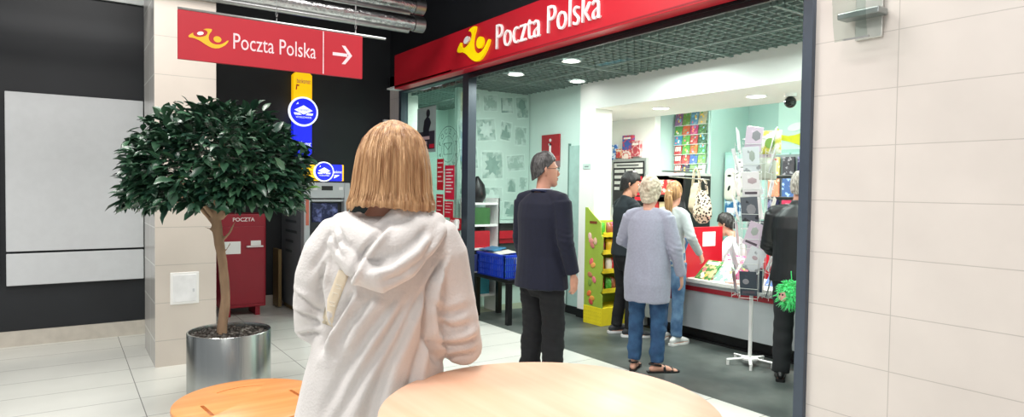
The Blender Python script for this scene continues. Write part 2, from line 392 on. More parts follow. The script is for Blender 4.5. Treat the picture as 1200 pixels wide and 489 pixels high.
# ducts
M_foil = mat('crinkled_foil', S(190, 190, 192), .22, metal=1, var=.15, scale=25, bump=.6, bscale=30, stretch=(1, .6, 1))
def duct(x, y0, y1, z, r, label):
    t = empty('ventilation_duct', (x, y0, z), 0, label, 'duct')
    n = int((y1 - y0) / .12)
    pts = []; rr = []
    for k in range(n):
        a = y0 + k * (y1 - y0) / n - y0
        pts += [(0, a, 0), (0, a + .055, 0)]; rr += [r, r * (1 + .02 * random.random())]
    MB().tube(pts, rr, 20, ref=(0, 0, 1), rnd=False).build('foil_sleeve', M_foil, t, smooth='auto')
    MB().tube([(.02, .0, -r * 1.1), (.02, y1 - y0 - .12, -r * 1.1)], r * .35, 12, rnd=False).build('thin_pipe', M_steel, t, smooth='auto')
    MB().tube([(0, y1 - y0 - .06, 0), (0, y1 - y0 + .05, 0)], r * 1.05, 20, rnd=False).build('end_collar', M_steel, t, smooth='auto')
duct(-6.0, -2.5, 2.95, 3.13, .075, 'silver foil ventilation duct, lower one under the dark ceiling')
duct(-6.3, -2.5, 3.1, 3.40, .085, 'silver foil ventilation duct, upper one at the top edge')

# wall sconce on the right wall
t = empty('wall_sconce', (-2.03, 3.72, 2.36), 0, 'clear glass wall lamp on a metal bracket on right tiled wall', 'lamp')
MB().box(.04, .19, -.02, 0, -.0, .42, .004).build('back_plate', mat('sconce_plate', S(205, 205, 200), .3, metal=.6), t)
MB().box(-.01, .22, -.12, -.02, .11, .145, .006).build('lamp_body', mat('sconce_body', S(150, 156, 156), .3, metal=.8), t)
gm = MB(); R = []
for k in range(9):
    z = -.02 + .05 * k; R.append((z, -.155 - .03 * math.sin(PI * k / 8)))
for (z0, a0), (z1, a1) in zip(R, R[1:]): gm.quad([(.0, a0, z0), (.18, a0, z0), (.18, a1, z1), (.0, a1, z1)])
o = gm.build('glass_shade', glass_mat('sconce_glass', (.86, .9, .88), .8), t); sm = o.modifiers.new('s', 'SOLIDIFY'); sm.thickness = .005
MB().box(.05, .19, -.16, -.15, -.02, -.012).build('metal_clip', M_steel, t)
l = spot('sconce_shadow_spot', (-1.93, 3.62, 2.98), 9, (1, .96, .9), 2.6, .04)  # unseen spot added above the sconce so its body throws a shadow below
# ------------------------------------------------------------ mall objects
# red parcel/letter box
t = empty('letter_box', (-7.85, 1.45, 0), 0, 'dark red freestanding metal post box beside the black wall', 'post box')
M_mbox = mat('crimson_metal', S(150, 22, 42), .38, var=.04, scale=4)
MB().box(-.42, 0, 0, .49, .1, 1.17, .012).build('body', M_mbox, t)
MB().box(0, .012, .02, .47, .14, 1.03, .006).build('door', M_mbox, t)
for y in (.06, .38): MB().box(-.36, -.02, y, y + .05, 0, .1).build('leg', M_mbox, t)
MB().box(.012, .016, .03, .21, .72, .86).build('notice', M_w, t)
MB().box(.0, .05, .27, .45, .79, .81, .003).build('slot_shelf', CM((225, 215, 215)), t)
MB().box(.012, .016, .32, .43, .81, .865).build('notice', M_w, t)
MB().box(.012, .02, .05, .07, .52, .54).build('lock', M_dark, t)
text('POCZTA', 'lettering', CM((240, 225, 225)), t, lambda a, b, c: (.001 + c, .13 + a, 1.085 + b), w=.235, h=.045, t=.002, bold=.02)

# blade sign
M_gy = mat('sign_yellow_glow', S(255, 196, 10), .4, emit=.75, var=.02); M_gb = mat('sign_blue_glow', S(20, 34, 225), .4, emit=.9, var=.04)
M_gw = mat('sign_white_glow', S(235, 240, 250), .4, emit=.9, var=0)
M_navy = CM((60, 50, 120), .5)
def disc_badge(parent, mp, r, z):
    circ = lambda q: [(q * math.cos(2 * PI * k / 40), q * math.sin(2 * PI * k / 40)) for k in range(40)][::-1]
    MB().poly(circ(r), .03, mp, z).build('badge_rim', M_gw, parent)
    MB().poly(circ(r * .88), .004, mp, z + .03).build('badge_face', M_gb, parent)
    b = MB(); s = r
    b.poly([(-.62 * s, .08 * s), (0, .42 * s), (.62 * s, .08 * s), (.0, -.2 * s)][::-1], .002, mp, z + .034)
    b.poly([(-.66 * s, -.1 * s), (-.3 * s, -.1 * s), (-.12 * s, -.24 * s), (-.6 * s, -.24 * s)][::-1], .002, mp, z + .034)
    b.poly([(.66 * s, -.1 * s), (.3 * s, -.1 * s), (.12 * s, -.24 * s), (.6 * s, -.24 * s)][::-1], .002, mp, z + .034)
    b.poly([(-.5 * s, .45 * s), (-.38 * s, .62 * s), (-.34 * s, .5 * s)][::-1], .002, mp, z + .034)
    b.build('badge_diamond', M_gw, parent)
    text('EURONET', 'lettering', M_gb, parent, lambda a, bb, c: mp(a, bb + .02 * s, c), w=.75 * s, h=.14 * s, t=.001, z=z + .036, align='C')
    text('WORLDWIDE', 'lettering', M_gw, parent, lambda a, bb, c: mp(a, bb - .45 * s, c), w=1.05 * s, h=.12 * s, t=.001, z=z + .034, align='C')
t = empty('blade_sign', (-8.42, 2.50, 1.9), 0, 'tall yellow and blue illuminated cash machine sign on black wall', 'sign')
o = lambda a, b, c: (.1 + c, a, b)
rr = lambda x0, x1, y0, y1, q=.03: [(x1 - q, y0), (x1, y0 + q), (x1, y1 - q), (x1 - q, y1), (x0 + q, y1), (x0, y1 - q), (x0, y0 + q), (x0 + q, y0)]
SZ = 1.055
MB().poly(rr(-.115, .115, .53, 1.02), .1, o, -.1).build('upper_panel', M_gy, t)
MB().poly(rr(-.115, .115, -.02, .53), .1, o, -.1).build('lower_panel', M_gb, t)
disc_badge(t, lambda a, b, c: (.1 + c, a, b + .53), .185, 0)
text('bankomat', 'lettering', CM((90, 60, 140)), t, lambda a, b, c: (.1 + c, a + .01, b + .885), w=.17, h=.06, t=.002, align='C')
MB().poly([(-.09, .80), (-.08, .87), (-.04, .86), (-.055, .845), (-.07, .85), (-.075, .8)][::-1], .003, o).build('ribbon_mark', CM((200, 80, 60)), t)
text('bankomat', 'lettering', M_gw, t, lambda a, b, c: (.1 + c, a + .01, b + .1), w=.19, h=.06, t=.002, align='C')
MB().poly([(-.09, .04), (-.08, .09), (-.02, .09), (-.04, .07), (-.07, .06), (-.075, .03)][::-1], .003, o).build('ribbon_mark', M_gw, t)

# ATM
t = empty('cash_machine', (-7.43, 2.25, 0), 0, 'grey cash machine with dark screen against the black wall', 'cash machine')
M_atm = mat('atm_grey', S(176, 180, 184), .4, metal=.3, var=.04, scale=5)
M_atms = mat('atm_side', S(112, 118, 124), .5, var=.05, scale=4)
MB().box(-.92, -.12, .0, .54, .06, 1.50, .006).build('cabinet', M_atms, t)
MB().box(-.9, -.1, .03, .5, 0, .06).build('plinth', mat('atm_plinth', S(140, 120, 84), .6), t)
f = MB(); f.box(-.12, 0, .0, .07, .08, 1.54, .01); f.box(-.12, 0, .47, .54, .08, 1.54, .01); f.box(-.12, 0, .07, .47, 1.36, 1.54, .008); f.box(-.12, -.02, .07, .47, .08, .8, .004)
f.build('front_frame', M_atm, t)
MB().box(-.14, -.1, .07, .47, .9, 1.36).build('recess_panel', mat('atm_recess', S(34, 38, 44), .4), t)
s = MB().box(-.1, -.085, .12, .42, 1.08, 1.3, .004).build('screen', mat('atm_screen', S(20, 24, 60), .2, scale=12, col2=S(120, 130, 190), emit=.25, ramp=(.5, .8)), t)
MB().box(-.12, -.03, .07, .47, 1.32, 1.345).build('hood_light', M_atm, t)
MB().box(-.1, .01, .07, .47, .8, .88, .006).build('keypad_shelf', M_atm, t)
k = MB()
for i in range(4):
    for j in range(3): k.box(-.07 + i * .016, -.058 + i * .016, .2 + j * .035, .228 + j * .035, .88, .888)
k.build('keypad', M_steel, t)
MB().box(0, .004, .2, .33, 1.45, 1.50).build('camera_window', M_dark, t)
for y in (.1, .4): MB().box(0, .006, y, y + .05, 1.455, 1.49, .002).build('card_symbol', CM((215, 215, 215)), t)
MB().box(-.0, .003, .02, .055, 1.05, 1.38).build('red_label', CM((190, 100, 80)), t)
for i, wd in enumerate((.4, .5, .52, .36, .3)):
    MB().box(-.74, -.74 + wd * .9, -.001, 0, 1.18 - i * .12, 1.21 - i * .12).build('text_line', CM((60, 66, 74)), t)
MB().poly([(.0, 0), (.05, .12), (.1, 0), (.14, .16), (.05, .22), (-.04, .16)][::-1], .002, lambda a, b, c: (-.6 + a, -c, 1.3 + b)).build('side_emblem', CM((40, 46, 54)), t)
# banner on top of the ATM
t = empty('sign_box', (-7.5, 2.25, 1.56), 0, 'yellow and blue light box sign standing on the cash machine', 'sign')
o = lambda a, b, c: (.02 + c, a, b)
MB().poly(rr(.0, .2, .0, .19, .008), .12, o, -.12).build('yellow_panel', M_gy, t)
MB().poly(rr(.2, .46, .0, .19, .008), .12, o, -.12).build('blue_panel', M_gb, t)
MB().poly(rr(.462, .478, .0, .19, .004), .12, o, -.12).build('end_cap', M_gy, t)
disc_badge(t, lambda a, b, c: (.02 + c, a + .235, b + .105), .115, 0)
text('bankomat', 'lettering', M_navy, t, lambda a, b, c: (.021 + c, .06 + a, .09 + b), w=.1, h=.03, t=.001, align='C')
text('bankomat', 'lettering', M_gw, t, lambda a, b, c: (.021 + c, .405 + a, .09 + b), w=.1, h=.035, t=.001, align='C')
MB().poly([(.36, .03), (.37, .07), (.43, .07), (.4, .05)][::-1], .002, o).build('ribbon_mark', M_gw, t)
tag(MB().box(-8.4, -8.15, 2.16, 2.2, .02, .72, .004).build('wooden_board', mat('tan_board', S(134, 112, 72), .6)), 'narrow tan board leaning beside the cash machine against the wall', 'board')
# small white sensor on the tiled strip
tag(MB().box(-8.45, -8.38, 3.62, 3.72, 2.3, 2.42, .01).box(-8.43, -8.4, 3.6, 3.63, 2.33, 2.37).build('motion_sensor', M_w), 'small white sensor box high on the tile beside the shop window', 'sensor')

# planter and tree
PX, PY, PR, PZ = -4.80, .945, .268, .5
t = empty('planter', (PX, PY, 0), 0, 'round brushed steel planter holding the small tree', 'planter')
M_brush = mat('brushed_steel', S(186, 190, 188), .26, metal=1, var=.1, scale=9, stretch=(1, 1, .03), bump=.08, bscale=90)
MB().lathe([(PR - .01, 0), (PR, .01), (PR, PZ - .004), (PR - .003, PZ), (PR - .012, PZ), (PR - .014, PZ - .01), (PR - .014, .40), (.0005, .40)], n=72).build('pot', M_brush, t, smooth='auto')
so = MB(); 
M_soil = mat('bark_soil', S(38, 34, 30), .9, var=.4, scale=60, bump=.8)
so.lathe([(PR - .015, .455), (.13, .468), (.0005, .475)], n=48).build('soil', M_soil, t)
ch = MB()
rs = random.Random(3)
for i in range(420):
    a = rs.uniform(0, 2 * PI); r = math.sqrt(rs.random()) * (PR - .03); q = rs.uniform(.006, .014)
    M = Matrix.Translation((r * math.cos(a), r * math.sin(a), .468 + rs.uniform(0, .012))) @ Matrix.Rotation(rs.uniform(0, 3), 4, (rs.random(), rs.random(), 1))
    ch.box(-q, q, -q * .6, q * .6, -q * .3, q * .3, M=M)
tag(ch.build('bark_chips', mat('bark_chips', S(58, 50, 44), .85, var=.5, scale=25, col2=S(150, 146, 140), ramp=(.45, .8)), t), kind='stuff')
t = empty('potted_tree', (PX, PY, .47), 0, 'small ficus-like tree with a dense dark green crown in steel planter', 'tree')
bm_ = MB(); M_bark = mat('bark', S(150, 122, 96), .8, var=.2, scale=14, stretch=(1, 1, .3), bump=.5, bscale=30)
# local frame: camera right r, forward f
cr = Vector((.5655, .8246, 0)).normalized(); cf = Vector((-.8246, .5655, 0)).normalized()
def L3(rg, fw, z): return cr * rg + cf * fw + Vector((0, 0, z))
bm_.tube([L3(-.055, 0, -.05), L3(-.05, 0, .05), L3(-.03, .01, .25), L3(-.045, 0, .48), L3(-.085, 0, .72), L3(-.10, .01, .86)], [.04, .034, .031, .031, .033, .03], 12)
br = [((-.09, 0, .74), (-.2, .02, .86), (-.38, .02, .97), .018), ((-.1, 0, .8), (-.18, -.1, .95), (-.28, -.2, 1.1), .017), ((-.1, .01, .84), (-.13, .08, 1.0), (-.15, .2, 1.2), .018),
      ((-.09, 0, .78), (.0, .0, .92), (.12, .03, 1.08), .02), ((-.05, 0, .8), (.08, -.06, .92), (.25, -.1, 1.02), .014), ((-.09, 0, .86), (-.07, -.03, 1.05), (-.02, -.05, 1.3), .018), ((-.075, .0, .62), (-.0, .0, .7), (.04, .0, .78), .011), ((-.07, 0, .55), (-.02, -.01, .58), (.01, -.01, .63), .009), ((-.09, 0, .7), (-.13, -.02, .73), (-.16, -.02, .735), .01),
      ((-.2, .02, .86), (-.3, -.05, .9), (-.42, -.1, .93), .009), ((.0, 0, .92), (.1, .1, .97), (.25, .2, 1.05), .011)]
for a, b, c, r in br: bm_.tube([L3(*a), L3(*b), L3(*c)], [r, r * .8, r * .5], 8)
me = remeshed(bm_, .008, 2)
disp(me, lambda c, n: waves(c, (14, 14, 6), 5) * .0016)
finish(me, 'trunk', M_bark, t)
def leaf_mat():
    m = bpy.data.materials.new('leaf_green'); m.use_nodes = True; nt = m.node_tree; N = nt.nodes; L = nt.links; b = N['Principled BSDF']
    at = N.new('ShaderNodeAttribute'); at.attribute_name = 'tone'
    rp = N.new('ShaderNodeValToRGB'); e = rp.color_ramp.elements; e[0].color = (*S(26, 58, 46), 1); e[1].position = .93; e[1].color = (*S(62, 100, 72), 1)
    e2 = rp.color_ramp.elements.new(.96); e2.color = (*S(120, 170, 80), 1)
    L.new(at.outputs['Fac'], rp.inputs[0]); L.new(rp.outputs[0], b.inputs['Base Color'])
    b.inputs['Roughness'].default_value = .33; b.inputs['Specular IOR Level'].default_value = .6
    return m
rs = random.Random(11); lv = MB(); tones = []
def leaf(p, d, up, ln, wd, tone):
    d = d.normalized(); s = d.cross(up); s = s.normalized() if s.length > 1e-3 else cr; u = s.cross(d)
    prof = [(0, 0, 0), (.2, .32, .02), (.45, .5, .03), (.72, .36, 0), (1, 0, -.1)]
    b = lv.bm; mid = [b.verts.new(p + d * ln * q[0] + u * ln * (q[2] - .02)) for q in prof]
    for sg in (-1, 1):
        ed = [b.verts.new(p + d * ln * q[0] + s * sg * wd * q[1] + u * (ln * q[2] + wd * .12)) for q in prof[1:4]]
        ch = [mid[0]] + ed + [mid[4]]
        for i in range(4):
            vs = [mid[i], ch[i], ch[i + 1], mid[i + 1]]; vs = [v for j, v in enumerate(vs) if v not in vs[:j]]
            if sg < 0: vs.reverse()
            if lv._f(vs): tones.append(tone)
CC = L3(-.085, .02, 1.06)
n = 0
while n < 3700:
    a = rs.uniform(0, 2 * PI); u = rs.uniform(-.55, 1); rad = rs.uniform(.5, 1) ** .5
    hx = .56; hz = .50 if u > 0 else .34
    ct = math.sqrt(max(0, 1 - u * u)) if u > 0 else 1 - .25 * u * u
    lump = 1 + .07 * math.sin(a * 5 + u * 4) + .05 * math.sin(a * 9 - u * 7)
    p = Vector((math.cos(a) * ct * hx, math.sin(a) * ct * hx, u * hz)) * rad * lump
    if u < -.05 and math.hypot(p.x, p.y) < .30 and p.z < -.1 - math.hypot(p.x, p.y) * .45 + .06: continue
    out = Vector((p.x, p.y, p.z * .6 + .1)); out = out.normalized() if out.length > .01 else Vector((0, 0, 1))
    d = out + Vector((rs.uniform(-.9, .9), rs.uniform(-.9, .9), rs.uniform(-1.1, .25)))
    up = Vector((rs.uniform(-.5, .5), rs.uniform(-.5, .5), 1)) + out * .4
    ln = rs.uniform(.07, .125); tone = rs.random() ** 1.3 * .92
    if rs.random() < .006 and u < .1: tone = 1
    leaf(CC + p, d, up, ln, ln * rs.uniform(.42, .56), tone); n += 1
o = lv.build('foliage', leaf_mat(), t, smooth=True, recalc=False)
at = o.data.attributes.new('tone', 'FLOAT', 'FACE'); at.data.foreach_set('value', tones)

# wood furniture
def wood(name, c1, c2, rough=.35, st=(1, 14, 14), rot=0):
    m = mat(name, c1, rough, scale=1.6, col2=c2, stretch=st, ramp=(.3, .7)); return m
M_wood1 = wood('orange_beech', S(204, 128, 70), S(224, 154, 94), .38, (14, 1.2, 14))
M_wood2 = wood('pale_beech', S(234, 182, 150), S(240, 196, 168), .4, (1.2, 16, 16))
def disc_top(name, r, th, holes, m, parent, z):
    d = MB(); d.lathe([(.0005, -th), (r - .006, -th), (r - .001, -th + .004), (r, -th / 2), (r - .001, -.004), (r - .006, 0), (.0005, 0)], n=128)
    bmesh.ops.remove_doubles(d.bm, verts=d.bm.verts[:], dist=.0008)
    o = d.build(name, m, parent, smooth='auto'); o.location.z = z
    for h in holes:
        c = h.build('cut', m); c.location = (0, 0, 0); bo = o.modifiers.new('b', 'BOOLEAN'); bo.operation = 'DIFFERENCE'; bo.object = c; bo.solver = 'EXACT'
        w0 = o.parent; o.parent = None; o.location = (0, 0, 0)
        dg = bpy.context.evaluated_depsgraph_get(); me = bpy.data.meshes.new_from_object(o.evaluated_get(dg)); o.modifiers.clear(); o.data = me
        o.parent = w0; o.location = (0, 0, z); bpy.data.objects.remove(c)
    return o
# high table
t = empty('bar_table', (-1.181, .922, 0), 0, 'tall round table with pale beech top, woman leaning on it', 'table')
disc_top('table_top', .388, .028, [], M_wood2, t, 1.0)
MB().tube([(0, 0, .03), (0, 0, .97)], .035, 24, rnd=False).build('pole', M_steel, t, smooth='auto')
MB().lathe([(.0005, 0), (.26, 0), (.26, .012), (.06, .03), (.0005, .03)], n=48).build('base', M_steel, t, smooth='auto')
MB().lathe([(.0005, .955), (.1, .955), (.1, .972), (.0005, .972)], n=32).build('mounting_plate', M_steel, t)
# stool
SX, SY = -2.391, .541
t = empty('bar_stool', (SX, SY, 0), 0, 'round orange wooden stool with slotted seat in front of steel planter', 'stool')
def w2l(x, y): return (x - SX, y - SY)
holes = []
SL = dict(slots=[((-2.4, 0.385), (-2.283, 0.398)), ((-2.417, 0.685), (-2.317, 0.697))], arc=[(-2.52, 0.453), (-2.542, 0.495), (-2.551, 0.538), (-2.544, 0.578), (-2.528, 0.614)])
def slot(p, q, wd):
    h = MB(); a = Vector((*p, 0)); b = Vector((*q, 0)); d = (b - a).normalized(); s = Vector((-d.y, d.x, 0)) * wd / 2
    pts = [a - s, b - s, b + d * wd * .3, b + s, a + s, a - d * wd * .3]
    h.poly([(v.x, v.y) for v in pts], .1, z=-.05); return h
for p, q in SL['slots']: holes.append(slot(w2l(*p), w2l(*q), .0125))
arc = [w2l(*p) for p in SL['arc']]
h = MB(); L_ = []; R_ = []
for i, p in enumerate(arc):
    a = Vector(arc[max(i - 1, 0)]); b = Vector(arc[min(i + 1, len(arc) - 1)]); d = (b - a).normalized(); s = Vector((-d.y, d.x)) * .003 * (1 - abs(i / (len(arc) - 1) - .5) * .6)
    L_.append(Vector(p) + s); R_.append(Vector(p) - s)
h.poly([tuple(v) for v in L_ + R_[::-1]], .1, z=-.05); holes.append(h)
disc_top('seat', .252, .024, holes, M_wood1, t, .75)
MB().tube([(0, 0, .03), (0, 0, .726)], .03, 24, rnd=False).build('pole', M_steel, t, smooth='auto')
MB().lathe([(.0005, 0), (.2, 0), (.2, .012), (.05, .03), (.0005, .03)], n=48).build('base', M_steel, t, smooth='auto')
ft = MB(); ft.tube([(.15 * math.cos(2 * PI * k / 32), .15 * math.sin(2 * PI * k / 32), .28) for k in range(33)], .009, 8, rnd=False)
for k in range(4): ft.bar((0, 0, .28), (.15 * math.cos(PI * k / 2), .15 * math.sin(PI * k / 2), .28), .007)
ft.build('foot_ring', M_steel, t, smooth='auto')
def cover_blocks(t, w_, d_, h_, seed, cs, mp=None):
    r = random.Random(seed); pal = list(cs) + [(240, 236, 220), (236, 120, 130), (90, 160, 90), (240, 200, 90), (120, 180, 210)]
    for k in range(6):
        x = r.uniform(-.4, .15) * w_; y = r.uniform(-.45, .12) * d_; a = r.uniform(.14, .3) * w_; b = r.uniform(.1, .22) * d_; z = h_ + .0004 + k * .0003
        pts = [(x + a / 2 + a / 2 * math.cos(q) , y + b / 2 + b / 2 * math.sin(q)) for q in [2 * PI * i / (5 + k) for i in range(5 + k)]]
        MB().poly(pts, .0003, mp or (lambda p, q, c: (p, q, c)), z).build('printed_shape', CM(r.choice(pal), .4), t)
# ------------------------------------------------------------ shop: window side
M_print = [mat('print_%d' % i, S(*a), .7, scale=s, col2=S(*b), ramp=(.42, .58)) for i, (a, b, s) in enumerate((((146, 174, 164), (188, 211, 202), 9), ((160, 186, 176), (190, 212, 204), 14), ((134, 164, 154), (184, 207, 198), 7)))]
t = empty('stamp_mural', (-6.98, 3.97, 1.1), 0, 'pale mint wall panel printed with faded grey stamps and portraits', 'mural')
MB().box(-.03, 0, 0, 1.08, 0, 1.65).build('panel', mat('mural_ground', S(190, 214, 204), .7, var=.03, scale=3), t)
rs = random.Random(5); st = MB(); MB().box(.0, .004, .3, .6, .55, .95).build('portrait_print', M_print[0], t) if 0 else None
stamps = [(.02,1.32,.3,.26),(.36,1.36,.22,.22),(.62,1.35,.2,.22),(.86,1.3,.2,.3),(.0,.98,.22,.26),(.26,.98,.3,.3),(.62,1.0,.18,.26),(.84,.95,.2,.26),(.02,.62,.28,.28),(.34,.5,.34,.38),(.72,.62,.3,.22),(.04,.3,.26,.24),(.72,.34,.16,.2),(.92,.36,.14,.2),(.34,.22,.34,.2),(.02,.04,.2,.18),(.26,.02,.16,.16),(.5,.04,.14,.14),(.68,.02,.28,.22),(.98,.04,.09,.16)]
edge = CM((198, 220, 211), .7)
for i, (a, b, ww, hh) in enumerate(stamps):
    q = rs.uniform(-.12, .12); ca, sa = math.cos(q), math.sin(q)
    R = lambda pts: [(a + ww / 2 + (x * ca - y * sa), b + hh / 2 + (x * sa + y * ca)) for x, y in pts]
    mp = lambda a_, b_, c: (c, a_, b_)
    st.use(edge).poly(R([(-ww / 2, -hh / 2), (ww / 2, -hh / 2), (ww / 2, hh / 2), (-ww / 2, hh / 2)]), .001 + i * .00005, mp)
    st.use(M_print[i % 3]).poly(R([(-ww * .44, -hh * .43), (ww * .44, -hh * .43), (ww * .44, hh * .43), (-ww * .44, hh * .43)]), .002 + i * .00005, mp)
    # a simple silhouette on every stamp: head and shoulders, tree or flower
    st.use(CM(((132, 162, 152), (156, 183, 173), (196, 217, 209))[i % 3], .7))
    k = i % 4
    if k == 0: pts = [(-.3,-.4),(.3,-.4),(.26,-.15),(.08,-.02),(.12,.16),(.06,.32),(-.06,.34),(-.16,.22),(-.13,.02),(-.26,-.12)]
    elif k == 1: pts = [(math.cos(j * PI / 8) * (.36 if j % 2 else .22), math.sin(j * PI / 8) * (.36 if j % 2 else .22)) for j in range(16)]
    elif k == 2: pts = [(-.38,-.3),(.38,-.3),(.3,0),(.12,-.04),(.05,.3),(-.08,.3),(-.14,.0),(-.3,.06)]
    else: pts = [(-.05,-.4),(.05,-.4),(.05,-.1),(.3,0),(.22,.26),(0,.38),(-.24,.24),(-.3,.0),(-.05,-.1)]
    st.poly(R([(x * ww, y * hh) for x, y in pts]), .003 + i * .00005, mp)
st.build('stamp_prints', None, t)
tag(MB().box(-7.0, -6.85, 3.97, 5.04, 1.06, 1.095, .004).build('wall_ledge', mat('mint_ledge', S(200, 224, 214), .5)), 'pale mint ledge under the stamp mural', 'shelf')
tag(MB().box(-6.99, -6.9, 4.2, 5.04, .86, .96, .004).box(-6.99, -6.94, 4.2, 5.04, .8, .86).build('wall_rail', M_red), 'red horizontal board on the wall below the mint ledge', 'board')
struct(B('wall_lower_panel', mat('dark_lower_panel', S(70, 76, 74), .6), -7.0, -6.97, 3.97, 5.05, .25, 1.06))
struct(B('wall_mural', M_teal, -7.05, -7.012, 3.97, 5.06, 0, 2.9)); 
# information sign
t = empty('information_sign', (-6.69, 5.055, 1.83), 0, 'red square information sign with white letter i on mint wall', 'sign')
MB().box(0, .36, -.02, 0, .02, .35, .002).build('sign_board', mat('dark_red_sign', S(168, 26, 38), .4), t)
MB().box(0, .36, -.021, -.0, -.06, .02).build('lower_strip', CM((150, 120, 120)), t)
MB().box(.0, .36, -.024, -.02, .02, .08).build('text_strip', CM((196, 70, 66)), t)
i_ = MB(); i_.box(.165, .2, -.025, -.02, .12, .24).box(.15, .2, -.025, -.02, .215, .24).box(.15, .215, -.025, -.02, .105, .125).poly([(.182 + .02 * math.cos(a), .28 + .02 * math.sin(a)) for a in [-2 * PI * k / 16 for k in range(16)]], .005, lambda a, b, c: (a, -.02 - c, b)); i_.build('letter_i', M_w, t)
t = empty('door_plate', (-5.83, 4.998, 1.735), 0, 'tiny pale plate with grey line on the white portal column', 'plate')
MB().box(0, .13, -.006, 0, 0, .06, .001).build('plate', CM((196, 214, 208)), t)
MB().box(.03, .1, -.007, -.006, .022, .036).build('text_line', CM((130, 146, 140)), t)

# window decorations on the inner side of the glass
def leaflet(name, x0, x1, z0, z1, col, label, lines=3, y=3.72, cat='leaflet', group=None, lc=(240, 225, 225)):
    t = empty(name, (x0, y, z0), 0, label, cat, group); ww = x1 - x0; hh = z1 - z0
    MB().box(0, ww, -.003, 0, 0, hh).build('sheet', CM(col, .5), t)
    m = MB()
    for k in range(lines):
        zz = hh * (.86 - .74 * k / max(lines, 1)); m.box(ww * .12, ww * (.88 - .2 * (k % 2)), -.0045, -.003, zz, zz + hh * .035)
    m.build('text_lines', CM(lc), t); return t
leaflet('red_leaflet', -7.02, -6.86, 1.47, 1.84, (196, 24, 40), 'tall narrow red leaflet on shop glass, topmost left', 5)
leaflet('red_leaflet', -6.82, -6.60, 1.36, 1.76, (206, 22, 60), 'largest pink-red leaflet with white text on shop glass', 8)
leaflet('red_leaflet', -7.03, -6.86, 1.14, 1.42, (190, 22, 40), 'small red leaflet on shop glass, lower left one', 4)
leaflet('red_leaflet', -6.83, -6.62, 1.15, 1.34, (204, 26, 52), 'small red leaflet on shop glass directly above the KANTOR sign', 4)
t = empty('exchange_sign', (-6.655, 3.70, 1.02), 0, 'red sign reading KANTOR on the shop glass by the frame', 'sign')
MB().box(0, .26, -.004, 0, 0, .135).build('sign_board', CM((196, 22, 36)), t)
text('KANTOR', 'lettering', M_w, t, lambda a, b, c: (.02 + a, -.004 - c, .07 + b), w=.22, h=.042, t=.001, bold=.01)
MB().box(.05, .2, -.0055, -.004, .025, .04).build('text_line', M_w, t)
tag(MB().box(-6.385, -6.33, 3.60, 3.64, 1.04, 1.15, .012).box(-6.40, -6.385, 3.61, 3.64, 1.06, 1.13).build('alarm_sensor', M_w), 'small white sensor block fixed to the dark window post', 'sensor')
# poster
t = empty('window_poster', (-7.56, 3.72, 1.93), 0, 'grey poster with a dark running figure and red strip in window', 'poster')
MB().box(0, .5, -.004, 0, 0, .56).build('sheet', CM((150, 166, 162)), t)
MB().box(.03, .47, -.005, -.004, .04, .26).build('lower_field', CM((52, 46, 52)), t)
fp = MB(); z0 = .3
fp.poly([(.18,.12),(.3,.1),(.33,.28),(.38,.36),(.34,.42),(.27,.44),(.2,.4),(.17,.3)][::-1], .002, lambda a, b, c: (a, -.0055 - c, b))
fp.poly([(.3 + .05 * math.cos(a), .48 + .05 * math.sin(a)) for a in [-2 * PI * k / 16 for k in range(16)]], .002, lambda a, b, c: (a, -.0055 - c, b)); fp.build('figure', CM((26, 28, 32)), t)
MB().box(.05, .34, -.008, -.0055, .16, .2).box(.05, .28, -.008, -.0055, .1, .14).build('headline', CM((200, 170, 170)), t)
MB().box(.34, .46, -.008, -.0055, .05, .1).build('red_strip', M_red, t)
# round seal etched on the glass
t = empty('round_seal', (-6.76, 3.722, 1.95), 0, 'large round grey postal seal printed on the shop glass', 'sticker')
M_seal = CM((96, 128, 118), .6)
def ringm(r, wd, y=-.002):
    m = MB(); n = 48; P = [[m.bm.verts.new((q * math.cos(2 * PI * k / n), y, q * math.sin(2 * PI * k / n))) for k in range(n)] for q in (r - wd, r)]
    for k in range(n): m._f([P[0][k], P[0][(k + 1) % n], P[1][(k + 1) % n], P[1][k]])
    return m
ringm(.27, .008).build('outer_ring', M_seal, t); ringm(.155, .006).build('inner_ring', M_seal, t)
for i, chh in enumerate('POCZTA'):
    a = math.radians(160 - i * 28); ca, sa = math.cos(a), math.sin(a); q = a - PI / 2
    text(chh, 'letter', M_seal, t, (lambda ca=ca, sa=sa, q=q: (lambda x, y, c: (.18 * ca + (x * math.cos(q) - y * math.sin(q)), -.002 - c, .18 * sa + (x * math.sin(q) + y * math.cos(q)))))(), h=.06, t=.0005, align='C')
for i, chh in enumerate('POLSKA'):
    a = math.radians(200 + i * 28); ca, sa = math.cos(a), math.sin(a); q = a + PI / 2
    text(chh, 'letter', M_seal, t, (lambda ca=ca, sa=sa, q=q: (lambda x, y, c: (.24 * ca + (x * math.cos(q) - y * math.sin(q)), -.002 - c, .24 * sa + (x * math.sin(q) + y * math.cos(q)))))(), h=.06, t=.0005, align='C')
e = MB()
for a, b in (((-.1, -.06), (.1, -.06)), ((.1, -.06), (.1, .07)), ((.1, .07), (-.1, .07)), ((-.1, .07), (-.1, -.06)), ((-.1, .07), (0, -.005)), ((.1, .07), (0, -.005))): e.bar((a[0], -.002, a[1]), (b[0], -.002, b[1]), .004, 6)
e.build('envelope', M_seal, t)

